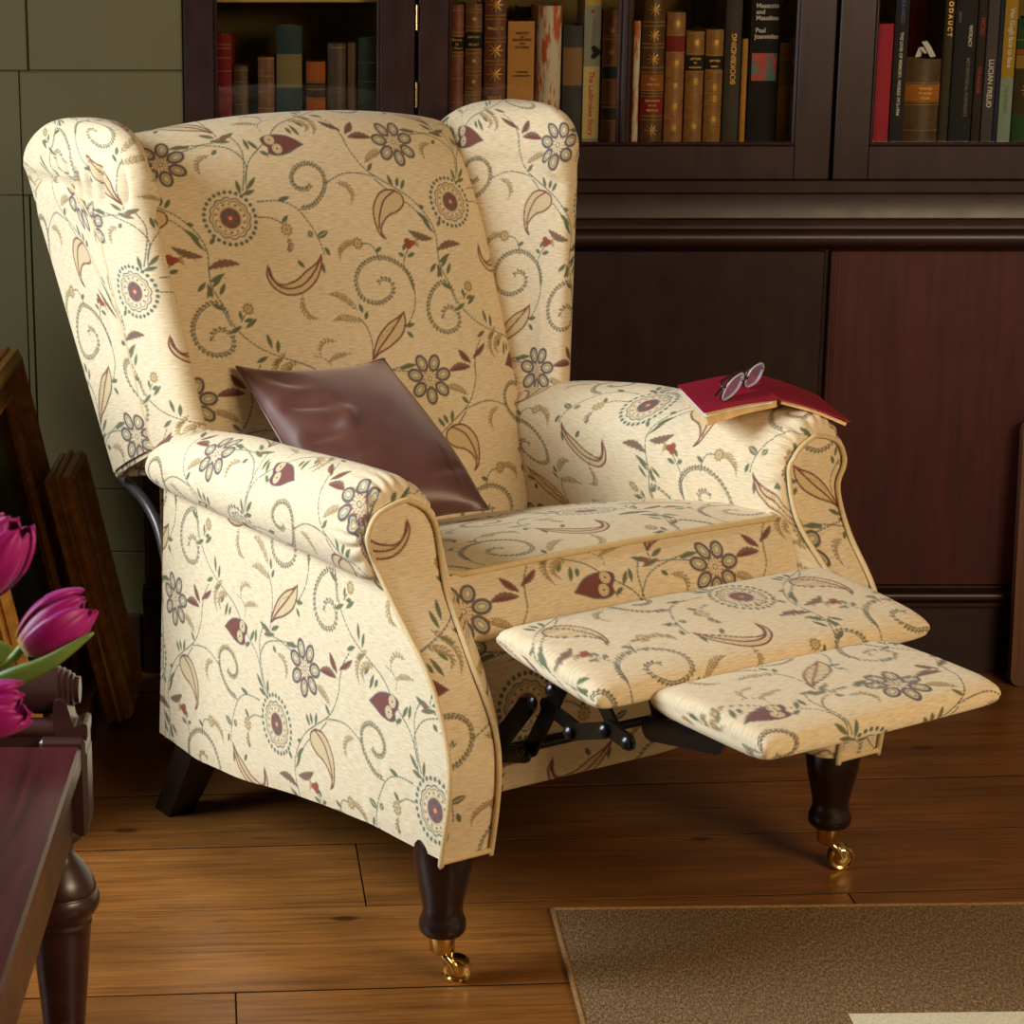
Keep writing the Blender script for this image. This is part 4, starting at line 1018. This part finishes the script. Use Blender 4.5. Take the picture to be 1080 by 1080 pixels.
# folding mechanism, one linkage on each side
def bar(m, a, b, wd=.011, th=.0025, x=-.235):
    a = Vector((a[0], a[1])); b = Vector((b[0], b[1])); d = (b-a).normalized(); n = Vector((-d.y, d.x))*wd; pts = []
    for k in range(9): q = PI/2+PI*k/8; pts.append(a+d*math.cos(q)*wd+n/wd*math.sin(q)*wd)
    for k in range(9): q = -PI/2+PI*k/8; pts.append(b+d*math.cos(q)*wd+n/wd*math.sin(q)*wd)
    N = len(pts); vs = [(x-th, p.x, p.y) for p in pts]+[(x+th, p.x, p.y) for p in pts]
    fs = [tuple(range(N)), tuple(range(N, 2*N))[::-1]]+[(i, N+i, N+(i+1) % N, (i+1) % N) for i in range(N)]; m.add(vs, fs)
def linkage(sg):
    XA = .238*sg
    lm = [((.045, .290), (-.030, .378), .014), ((-.030, .318), (-.095, .428), .012), ((.045, .290), (-.030, .312), .012), ((-.060, .388), (-.130, .374), .010), ((-.130, .374), (-.200, .398), .011),
          ((-.165, .438), (-.205, .398), .010), ((-.205, .402), (-.245, .396), .011), ((-.215, .440), (-.235, .396), .012), ((-.225, .398), (-.345, .418), .016), ((-.150, .440), (-.070, .440), .010)]
    root = None; bolts = []
    for i, (a, b, wd) in enumerate(lm):
        m = MB(); X0 = XA if i < 7 or i == 9 else .186*sg; bar(m, a, b, wd, .0025, X0+(.0055 if i % 2 else -.0055)*sg*-1)
        o = m.build('linkage_bar', M['black_metal'], chair, 40)
    for y, z in ((-.052, .392), (-.130, .374), (-.200, .398), (-.245, .396), (-.030, .318), (-.090, .420)):
        m = MB(); m.lathe([(.0001, 0), (.0075, 0), (.0085, .002), (.0085, .005), (.005, .008), (.0001, .0085)], 16)
        m.xform(Matrix.Translation((XA-.008, y, z)) @ Matrix.Rotation(-PI/2, 4, 'Y')); m.build('linkage_bolt', M['bolt'], chair, 40)
linkage(-1); linkage(1)
m = MB(); m.tube([(-.235, .02, .300), (.235, .02, .300)], .009, 12); m.build('linkage_cross_tube', M['black_metal'], chair, 60)
# legs
def front_leg(x, y, rot):
    m = MB(); m.lathe([(.026, .222), (.037, .215), (.0395, .200), (.0405, .185), (.0385, .165), (.0345, .145), (.030, .125), (.0275, .112), (.0270, .104), (.0285, .097), (.0312, .090), (.0322, .083), (.0312, .076), (.027, .071), (.019, .0695)], 40)
    o = m.build('front_leg', M['legwood'], chair, 60, (x, y, 0))
    s = MB(); s.lathe([(.0175, .0715), (.0190, .070), (.0165, .046), (.0125, .042), (.0001, .041)], 32)
    c1 = s.build('caster_socket', M['brass'], o, 50)
    # horn: curved fork from socket to axle, wheel trailing
    hb = MB(); c, s_ = math.cos(rot), math.sin(rot); R = .0195; off = .020
    for q in (-1, 1):
        P = up(np.array([(0, q*.006, .046), (.006, q*.0105, .040), (.013, q*.0125, .033), (off, q*.0125, R+.001)]), 12)
        hb.tube([(p[0]*c-p[1]*s_, p[0]*s_+p[1]*c, p[2]) for p in P], [.0052]*6+[.0048]*6, 10)
    hb.tube([(off*c-y_*s_, off*s_+y_*c, R) for y_ in (-.0165, .0165)], .0042, 12)
    hb.build('caster_fork', M['brass'], o, 60)
    wb = MB(); wb.lathe([(.0001, -.0085), (.010, -.0085), (.0135, -.0065), (.0165, -.0085), (R, -.0075), (R, .0075), (.0165, .0085), (.0135, .0065), (.010, .0085), (.0001, .0085)], 40)
    wb.xform(Matrix.Translation((off*c, off*s_, R)) @ Matrix.Rotation(rot, 4, 'Z') @ Matrix.Rotation(PI/2, 4, 'X'))
    wb.build('caster_wheel', M['brass'], o, 45)
front_leg(-.352, .000, math.radians(-42)); front_leg(.352, .000, math.radians(-30))
for sg in (-1, 1):
    m = MB(); g = []; sg *= .965
    for z, y, hx, hy in ((.19, .655, .030, .030), (.13, .668, .028, .028), (.06, .700, .025, .025), (.0, .735, .022, .024)):
        xc = sg*(.362+.022*(1-z/.19))
        g.append([(xc-hx, y-hy, z), (xc+hx, y-hy, z), (xc+hx, y+hy, z), (xc-hx, y+hy, z)])
    m.grid(g, closed_u=True); n0 = len(m.v); m.f.append((3, 2, 1, 0)); m.mi.append(0); m.f.append(tuple(range(n0-4, n0))); m.mi.append(0)
    m.build('rear_leg', M['blackwood'], chair)

# ------------------------------------------------------------------ satin pillow
def c2w(p): return Matrix.Translation(chairO) @ Matrix.Rotation(YAW, 4, 'Z') @ Vector(p)
def satin():
    t = NT('brown_satin'); f = t.noise(t.coord(), 30, 3); t.set(t.ramp(f, [(.3, srgb(80, 47, 40)), (.7, srgb(92, 56, 47))]), .38, 0, .5, sheen=.5)
    t.b.inputs['Sheen Roughness'].default_value = .35; t.b.inputs['Sheen Tint'].default_value = (.9, .7, .66, 1); t.b.inputs['Anisotropic'].default_value = .5
    t.bump(t.noise(t.coord((700, 700, 700)), 1), .05, .0003); return t.m
M['satin'] = satin(); M['satin_back'] = plain('pale_silver_satin', srgb(196, 186, 186), .4, var=.04)
TL, TR, BR, BL = [np.array(p) for p in ((-.245, .735, .712), (.020, .722, .700), (-.052, .325, .545), (-.275, .400, .510))]
def pillow():
    nrm = np.cross(TR-TL, BL-TL); nrm = nrm/np.linalg.norm(nrm); nrm = nrm if nrm[2] > 0 else -nrm
    n = 70; s = np.linspace(-1, 1, n); Uu, Vv = np.meshgrid(s, s)
    u = (Uu+1)/2; v = (Vv+1)/2
    # edges bow inwards between the pointed corners
    ub = Uu*(1-np.where(Uu > 0, -.02, .055)*(1-Vv**2)*np.abs(Uu)**2); vb = Vv*(1-np.where(Vv < 0, .13, .055)*(1-Uu**2)*np.abs(Vv)**2); u = (ub+1)/2; v = (vb+1)/2
    P = (TL*(1-u)[..., None]+TR*u[..., None])*(1-v)[..., None]+(BL*(1-u)[..., None]+BR*u[..., None])*v[..., None]
    h = ((1-np.abs(Uu)**2.6)*(1-np.abs(Vv)**2.6))**.62
    wr = .0
    def fold(a, b, c, d, wdt, amp):          # a crease running between two points of the cover
        px, py = u-a, v-b; dx, dy = c-a, d-b; L2 = dx*dx+dy*dy; t = np.clip((px*dx+py*dy)/L2, 0, 1); dist = np.hypot(px-t*dx, py-t*dy)
        return -amp*np.exp(-(dist/wdt)**2)*np.sin(PI*np.clip(t*.9+.05, 0, 1))
    W = fold(.08, .30, .36, .40, .05, .013)+fold(.06, .52, .34, .56, .05, .013)+fold(.04, .04, .30, .25, .05, .010)+fold(.30, .60, .40, .42, .05, -.008)+fold(.86, .98, .80, .72, .015, .003)+fold(.02, .72, .3, .74, .05, .008)+fold(.98, .82, .62, .86, .02, .004)
    top = P+nrm*(h*.070*(.82+.28*Vv)+W*np.clip(h*1.5, 0, 1))[..., None]; bot = P-nrm*(h*.045)[..., None]
    root = empty('scatter_cushion', c2w((-.14, .5, .56)), (0, 0, YAW), 'plain brown satin cushion lying tilted in the armchair seat', 'cushion')
    off = np.array((-.14, .5, .56)); 
    a = MB().grid((top-off).tolist()).build('cushion_front', M['satin'], root, 180); b = MB().grid((bot-off)[::-1].tolist()).build('cushion_back', M['satin_back'], root, 180)
    b['label'] = 'pale silver satin reverse'
    per = np.concatenate([P[0], P[1:, -1], P[-1, ::-1][1:], P[::-1, 0][1:-1]])-off
    MB().tube(per.tolist(), .0016, 6, True).build('seam', M['satin'], root, 60)
    return root
pillow()

# ------------------------------------------------------------------ red book and spectacles on the right arm
M['redcloth'] = bmat((150, 18, 46))
e = np.array((.49, .87, 0)); e = e/np.linalg.norm(e)
NL, NS, NR = np.array((.222, .171, .688)), np.array((.328, .128, .704)), np.array((.423, .074, .668))
Lb = .200
rb = empty('open_book', c2w((.33, .2, .68)), (0, 0, YAW), 'open red clothbound book lying face down over the right arm of the armchair', 'book')
o0 = np.array((.33, .2, .68))
def slab(name, pts_top, thick, mat, ext, n=14, bow=0, a0=0, a1=1, parent=rb, e0=0):
    """plate swept along the spine direction from profile pts_top (near edge), given thickness downwards"""
    P = up(np.array(pts_top), n); T = np.gradient(P, axis=0); N = np.cross(T, e); N = N/np.linalg.norm(N, axis=1)[:, None]; N[N[:, 2] > 0] *= -1
    th = np.linspace(*thick, len(P))[:, None] if isinstance(thick, tuple) else thick
    Q = P+N*th; m = MB(); s0, s1 = e*e0-o0, e*ext-o0
    A0, A1, B0, B1 = P+s0, P+s1, Q+s0, Q+s1
    m.grid([A0.tolist(), A1.tolist()]); m.grid([B1.tolist(), B0.tolist()]); m.grid([B0.tolist(), A0.tolist()]); m.grid([A1.tolist(), B1.tolist()])
    k = len(P)-1; m.add([tuple(A0[0]), tuple(A1[0]), tuple(B1[0]), tuple(B0[0])], [(0, 3, 2, 1)]); m.add([tuple(A0[k]), tuple(A1[k]), tuple(B1[k]), tuple(B0[k])], [(0, 1, 2, 3)])
    return m.build(name, mat, parent, 35)
slab('cover', [NL, NL*.5+NS*.5+np.array((0, 0, .002)), NS+np.array((-.006, .002, 0))], .0022, M['redcloth'], Lb)
slab('cover', [NS+np.array((.006, -.003, -.001)), NS*.5+NR*.5+np.array((0, 0, .003)), NR], .0022, M['redcloth'], Lb)
slab('spine', [NS+np.array((-.007, .002, .0)), NS+np.array((0, 0, .0015)), NS+np.array((.008, -.004, -.002))], .003, M['redcloth'], Lb)
dn = np.array((0, 0, -.0028)); ins = np.array((.004, -.002, 0))
slab('page_block', [NL+dn+ins+(0, 0, 0), NL*.5+NS*.5+dn+np.array((0, 0, .002)), NS+dn+np.array((-.002, 0, -.001))], (.020, .010), M['paper'], Lb-.004, e0=.004)
slab('page_block', [NS+dn+np.array((.006, -.003, -.001)), NS*.5+NR*.5+dn+np.array((0, 0, .003)), NR+dn-ins], (.006, .005), M['paper'], Lb-.004, e0=.004)
slab('loose_leaf', [NL+dn*1.3+ins*.2+np.array((-.001, 0, -.005)), NL*.6+NS*.4+dn*1.2+np.array((0, 0, -.001)), NS+dn*1.2+np.array((-.012, 0, -.002))], .0008, M['paper_white'], Lb-.002, e0=.0)
# spectacles, in world space
M['tortoise'] = plain('dark_tortoiseshell', srgb(44, 26, 20), .18, var=.5, scale=120, coat=.5)
M['rimless'] = plain('pale_lens_edge', srgb(206, 206, 220), .12, var=.04)
def lens_mat():
    t = NT('coated_lens_reflection'); tr = t.n('ShaderNodeBsdfTransparent'); tr.inputs[0].default_value = (.9, .86, .96, 1)
    t.set((.62, .56, .80, 1), .06, 0, 1.0, 1.0); mx = t.n('ShaderNodeMixShader'); mx.inputs[0].default_value = .30  # window reflection on the coating painted in as a pale purple body colour
    t.l(tr.outputs[0], mx.inputs[1]); t.l(t.b.outputs[0], mx.inputs[2]); t.l(mx.outputs[0], t.o.inputs[0]); return t.m
M['lens'] = lens_mat() if True else glass_mat('coated_lens_reflection', (.80, .80, .96, 1), 6.0)
sp0 = Vector((.5660, 3.312, .7165))
gx = Vector((.058, .076, .010)).normalized()          # from the near lens to the far one
gz = Vector((.30, -.22, .93)); gz = (gz-gx*gz.dot(gx)).normalized(); gy = gz.cross(gx)
spx = empty('spectacles', sp0, label='pair of dark tortoiseshell spectacles standing on the red book', cat='spectacles')
R3 = Matrix((gx, gy, gz)).transposed(); spx.rotation_euler = R3.to_euler()
def lensloop(cx, a=.0275, b=.0195, k=44, p=2.5):
    L_ = []
    for i in range(k):
        t = 2*PI*i/k; c, s = math.cos(t), math.sin(t)
        L_.append((cx+a*math.copysign(abs(c)**(2/p), c), 0, b*math.copysign(abs(s)**(2/p), s)-(.003*c if cx > .02 else -.003*c)))
    return L_
for cx in (0, .067):
    L_ = lensloop(cx); rim = MB().tube([(p[0], .0016, p[2]) for p in L_], .0020, 8, True).build('rim', M['tortoise'], spx, 60)
    MB().tube(lensloop(cx, .0262, .0188), .0020, 6, True).build('lens_edge', M['rimless'], rim, 60)
    n = len(L_); li = lensloop(cx, .0258, .0184); mb = MB(); mb.add([(x, -.0006, z) for x, _, z in li]+[(x, .0006, z) for x, _, z in li], [tuple(range(n)), tuple(range(n, 2*n))[::-1]]+[(i, n+i, n+(i+1) % n, (i+1) % n) for i in range(n)]); mb.build('lens', M['lens'], spx)
MB().tube(up(np.array([(.0240, 0, .004), (.029, -.003, .0065), (.035, -.003, .0065), (.040, 0, .004)]), 10).tolist(), .0023, 8).build('bridge', M['tortoise'], spx, 60)
MB().tube(up(np.array([(-.0245, 0, .006), (-.029, .004, .007), (-.020, .012, .006), (.010, .017, .003), (.045, .020, -.002), (.075, .020, -.010), (.088, .018, -.018)]), 30).tolist(), .0019, 8).build('temple', M['tortoise'], spx, 60)
MB().tube(up(np.array([(.0885, 0, .006), (.093, .004, .007), (.086, .008, .006), (.055, .010, .002), (.020, .012, -.004), (-.012, .012, -.010), (-.026, .010, -.014)]), 30).tolist(), .0019, 8).build('temple', M['tortoise'], spx, 60)

# ------------------------------------------------------------------ rug
rg = empty('flatweave_rug', (.287, 3.036, 0), (0, 0, math.radians(1.6)), 'taupe flatweave rug with cream centre on the floor in front of the armchair', 'rug')
mb = MB(); N_ = 60; g = []
for j in range(2):
    g.append([(x, 0 if j == 0 else -1.5, .0052+.0012*math.sin(x*19)*math.exp(-j)) for x in np.linspace(.004, 1.9, N_)])
mb.box(.004, 1.9, -1.5, -.004, .0005, .0052, bev=.001); mb.build('rug_field', M['rug'], rg)
P = [(0.004, y, .0042) for y in np.linspace(-1.5, -.004, 40)]+[(x, -.003, .0042) for x in np.linspace(.01, 1.9, 50)]
MB().tube(P, .0037, 8).build('rug_binding', M['rug_edge'], rg, 60)

# ------------------------------------------------------------------ bench at the left
bench = empty('mahogany_bench', (-.7, 1.9, 0), label='red-brown mahogany bench with a scrolled end rail and turned leg, lower left', cat='bench')
T_ = Matrix.Translation((.7, -1.9, 0))
XE = -.315; ZB = .45
mb = MB().box(-1.25, XE, 1.1, 2.506, ZB-.030, ZB, bev=.0035); mb.xform(T_); mb.build('bench_top', M['bench_top'], bench)
mb = MB().box(-1.22, XE-.012, 1.13, 2.50, ZB-.115, ZB-.0305, bev=.003); mb.xform(T_); mb.build('apron', M['bench'], bench)
mb = MB().box(XE-.050, XE+.004, 2.508, 2.57, .335, ZB+.006, bev=.004); mb.box(XE-.012, XE+.0055, 2.512, 2.565, .345, .44, bev=.004); mb.xform(T_); mb.build('corner_post', M['bench'], bench)
def xlathe(prof, cx, cy, cz, name, mat, n=40):       # turned about the x axis
    m = MB().lathe(prof, n); m.xform(T_ @ Matrix.Translation((cx, cy, cz)) @ Matrix.Rotation(PI/2, 4, 'Y')); return m.build(name, mat, bench, 40)
zr = onwall(60, 727, 2.56).z
xlathe([(.0001, -.90), (.0285, -.90), (.0290, -.005), (.0285, 0), (.0265, .0015), (.0262, .006), (.0235, .0075), (.0232, .012), (.0200, .0135), (.0197, .017), (.0165, .0185), (.0160, .024), (.0001, .025)], XE-.030, 2.56, zr, 'scroll_rail', M['bench'])
zr2 = onwall(60, 776, 2.53).z
xlathe([(.0001, -.90), (.0125, -.90), (.0125, 0), (.0001, .004)], XE-.028, 2.535, ZB+.012, 'lower_rail', M['bench'])
mb = MB().box(-1.22, XE-.02, 2.525, 2.575, ZB-.02, ZB+.012, bev=.004); mb.xform(T_); mb.build('rail_base', M['bench'], bench)
mb = MB()
Pp = up(np.array([(XE-.033, ZB+.047), (XE-.020, ZB+.048), (XE-.015, ZB+.036), (XE-.010, ZB+.018), (XE+.001, ZB+.022), (XE+.006, ZB+.017), (XE+.002, ZB-.004), (XE-.020, ZB-.012), (XE-.033, ZB+.01)]), 36, True)
n = len(Pp); mb.add([(p[0], 2.522, p[1]) for p in Pp]+[(p[0], 2.562, p[1]) for p in Pp], [tuple(range(n))[::-1], tuple(range(n, 2*n))]+[(i, (i+1) % n, n+(i+1) % n, n+i) for i in range(n)])
mb.xform(T_); mb.build('scroll_bracket', M['bench'], bench, 40)
lp = [(.024, .346), (.031, .341), (.033, .334), (.029, .326), (.019, .321), (.0175, .313), (.021, .303), (.030, .291), (.039, .277), (.0435, .264), (.0430, .260), (.0455, .256), (.0475, .248), (.0455, .238), (.038, .227), (.0365, .223), (.0375, .218), (.036, .210), (.032, .16), (.027, .10), (.024, .05), (.028, .03), (.024, 0), (.0001, 0)]
for (x, y) in ((XE-.034, 2.53), (-1.2, 2.53), (XE-.034, 1.17), (-1.2, 1.17)):
    mb = MB().lathe([(max(.0001, a), b) for a, b in up(np.array(lp[:-1]), 110)], 44); mb.xform(T_ @ Matrix.Translation((x, y, 0))); mb.build('leg', M['bench'], bench, 60)

# ------------------------------------------------------------------ tulips in a vase
vx, vy = -.56, 1.86
mb = MB().lathe([(.0001, 0), (.045, 0), (.055, .02), (.060, .08), (.050, .15), (.036, .19), (.040, .22), (.036, .222), (.032, .19), (.045, .15), (.054, .08), (.048, .02), (.0001, .01)], 40)
tag(mb.build('vase', M['vase'], None, 60, (vx, vy, ZB)), 'white glazed vase of tulips standing on the mahogany bench, beyond the left edge', 'vase')
def petal_mat():
    t = NT('magenta_tulip_petal'); f = t.noise(t.coord((60, 60, 60)), 1, 3)
    at = t.n('ShaderNodeAttribute', attribute_name='along')
    c = t.ramp(at.outputs['Fac'], [(0, srgb(206, 190, 90)), (.10, srgb(170, 60, 90)), (.24, srgb(150, 10, 100)), (1, srgb(190, 30, 148))])
    c = t.mix(t.math('MULTIPLY', f, .35), c, srgb(128, 4, 84)); t.set(c, .42, 0, .35, sheen=.1); t.b.inputs['Subsurface Weight'].default_value = .15
    t.b.inputs['Subsurface Radius'].default_value = (.01, .003, .006); return t.m
M['petal'] = petal_mat()
M['tleaf'] = plain('tulip_leaf_green', srgb(112, 140, 66), .45, var=.2, scale=30)
def tulip(base, tip, wid, openness, stem, label, rot=0.0, leaves=()):
    base = Vector(base); tip = Vector(tip); ax = (tip-base); L = ax.length; ax.normalize(); s1 = ax.orthogonal().normalized(); s2 = ax.cross(s1)
    r = empty('tulip', base, label=label, cat='tulip', group='tulips')
    for k in range(6):
        a0 = rot+k*PI/3; inner = k % 2; g = []; al = []
        for i in range(15):
            t = i/14; row = []
            rad = wid*math.sin(PI*(.07+(.90-.22*openness)*t))**.60*(1-.10*inner)
            hw = 1.15*(1-max(0, (t-.72)/.28)**2.8)**.5+.03
            if t < .15: hw *= .75+.25*t/.15
            for j in range(11):
                q = (j/10*2-1); a = a0+q*hw*.62
                rr = rad*(1-.05*q*q)+.0015*(1-inner)+(.0012*math.cos(q*9) if t > .5 else 0); zz = L*t*(1.0-.05*(k % 3)*.6)-.003*q*q*t
                row.append(tuple(s1*math.cos(a)*rr+s2*math.sin(a)*rr+ax*zz)); al.append(t)
            g.append(row)
        m = MB().grid(g); o = m.build('petal', M['petal'], r, 180)
        att = o.data.attributes.new('along', 'FLOAT', 'POINT'); att.data.foreach_set('value', al)
        sm = o.modifiers.new('thick', 'SOLIDIFY'); sm.thickness = .0009
    P = up(np.array([tuple(Vector(p)-base) for p in stem]), 30); MB().tube(P.tolist(), [.0042]*30, 10).build('stem', M['stem'], r, 60)
    for lv in leaves: leafblade(lv[0], lv[1], r, base)
    return r
def leafblade(pts, wid, parent, base, name='leaf'):
    P = up(np.array([tuple(Vector(p)-Vector(base)) for p in pts]), 30); T = np.gradient(P, axis=0); g = []
    n0 = None
    for i, p in enumerate(P):
        t = i/29; d = Vector(T[i]).normalized(); sd = d.cross(Vector((.25, 1, .1))).normalized(); up_ = sd.cross(d)
        w_ = wid*math.sin(PI*(.10+.88*t))**.8*(1 if t < .97 else .5)
        g.append([tuple(Vector(p)+sd*w_*q+up_*(.35*w_*q*q)) for q in (-1, -.6, -.2, .2, .6, 1)])
    o = MB().grid(g).build(name, M['tleaf'], parent, 180); sm = o.modifiers.new('thick', 'SOLIDIFY'); sm.thickness = .0011; return o
W_ = lambda u, v, Y: tuple(onwall(u, v, Y))
neck = (vx+.01, vy, ZB+.20)
tulip(W_(24, 683, 1.85), W_(97, 634, 1.86), .0245, .25, [W_(24, 683, 1.85), W_(4, 700, 1.855), W_(-70, 730, 1.86), W_(-170, 800, 1.86), neck], 'magenta tulip leaning right, with a pointed leaf under it, middle of the three', .3,
      [([W_(-130, 790, 1.84), W_(-50, 745, 1.83), W_(8, 718, 1.82), W_(50, 700, 1.82), W_(99, 667, 1.83)], .0085)])
tulip(W_(-34, 630, 1.80), W_(22, 548, 1.80), .0265, .35, [W_(-34, 630, 1.80), W_(-70, 690, 1.81), W_(-150, 780, 1.84), neck], 'magenta tulip cut by the left edge of the view, topmost of the three', .0)
tulip(W_(-42, 760, 1.76), W_(30, 742, 1.76), .0225, .75, [W_(-42, 760, 1.76), W_(-90, 775, 1.78), W_(-170, 800, 1.83), neck], 'wide open magenta tulip, lowest of the three, over the scrolled rail', .5,
      [([W_(-120, 740, 1.80), W_(-60, 705, 1.80), W_(-10, 690, 1.80), W_(13, 683, 1.80)], .014)])

# ------------------------------------------------------------------ picture frames leaning at the left
def frame(bot, topdir, h, wd, mw, dp, label, mat, pic=True, name='picture_frame'):
    """bot: far lower corner; topdir: unit vector up the leaning face; the frame runs towards the room from there"""
    up_ = Vector(topdir).normalized(); al = Vector((0, -1, 0)); nr = al.cross(up_).normalized(); nr = nr if nr.x > 0 else -nr
    r = empty(name, bot, label=label, cat='picture frame'); 
    R_ = Matrix((al, up_, nr)).transposed().to_4x4()
    prof = [(0, 0), (0, dp*.20), (.0035, dp*.23), (.0035, dp*.29), (-.001, dp*.32), (-.003, dp*.42), (-.001, dp*.52), (.0045, dp*.56), (.0045, dp*.62), (.001, dp*.66), (mw*.05, dp*.86), (mw*.2, dp), (mw*.32, dp*.92), (mw*.38, dp*.62), (mw*.55, dp*.42), (mw*.78, dp*.38), (mw*.82, dp*.50), (mw*.90, dp*.50), (mw*.93, dp*.25), (mw, dp*.2), (mw, 0)]
    g = []
    for cx, cy, sx, sy in ((0, 0, 1, 1), (wd, 0, -1, 1), (wd, h, -1, -1), (0, h, 1, -1), (0, 0, 1, 1)):
        g.append([(cx+sx*a, cy+sy*a, b) for a, b in prof])
    m = MB()
    for i in range(4): m.grid([g[i], g[i+1]])
    # beaded inner edge
    m.xform(R_); m.build('moulding', mat, r, 30)
    b = MB(); st = .0065
    a = mw*.86; pts = [(a, y) for y in np.arange(a, h-a, st)]+[(x, h-a) for x in np.arange(a, wd-a, st)]+[(x, a) for x in np.arange(a, wd-a, st)]
    if pic: 
        q = MB().box(mw-.004, wd-mw+.004, mw-.004, h-mw+.004, .002, .006); q.xform(R_); q.build('picture', M['picture'], r)
    q = MB().box(.004, wd-.004, .004, h-.004, -.002, .0015); q.xform(R_); q.build('backing', M['blackwood'], r)
    bt = MB()
    for x, y in pts:
        k = .0021; bt.add([(x-k, y, dp*.52), (x, y-k, dp*.52), (x+k, y, dp*.52), (x, y+k, dp*.52), (x, y, dp*.52+k*1.2)], [(0, 1, 4), (1, 2, 4), (2, 3, 4), (3, 0, 4), (3, 2, 1, 0)])
    bt.xform(R_); o = bt.build('beading', M['gilt'], r); o['kind'] = 'stuff'
    return r
frame((-.497, 4.00, .004), (-.205, 0, .975), .655, .62, .085, .045, 'large gilt picture frame with a dark painting, leaning behind the smaller gilt one', M['gilt'])
frame((-.432, 4.03, .004), (-.215, 0, .975), .455, .21, .055, .050, 'smaller gilt picture frame leaning in front of the large one at the left', M['gilt'])
frame((-.565, 3.90, .004), (-.24, 0, .97), .78, .70, .08, .04, 'dark brown picture frame at the back of the leaning stack', M['old_gilt'])

# ------------------------------------------------------------------ board at the right edge
bb = MB(); P = []
x0, x1, h = 0, .42, .455
def rr(x0, x1, z0, z1, r, n=8):
    o = []
    for cx, cz, a0 in ((x1-r, z0+r, -PI/2), (x1-r, z1-r, 0), (x0+r, z1-r, PI/2), (x0+r, z0+r, PI)):
        for k in range(n+1): a = a0+PI/2*k/n; o.append((cx+r*math.cos(a), cz+r*math.sin(a)))
    return o
Lp = rr(0, .42, 0, .50, .018); n = len(Lp)
bb.add([(x, 0, z) for x, z in Lp]+[(x, .022, z) for x, z in Lp], [tuple(range(n)), tuple(range(n, 2*n))[::-1]]+[(i, n+i, n+(i+1) % n, (i+1) % n) for i in range(n)])
ob = bb.build('wooden_board', mahogany('worn_brown_board', srgb(60, 32, 20), srgb(120, 76, 46), .5, 'z', 0), None, 40, (1.232, 4.035, .001))
ob.rotation_euler = (-.075, 0, 0); tag(ob, 'worn brown wooden board with rounded corners leaning on the bookcase at the right edge', 'board')
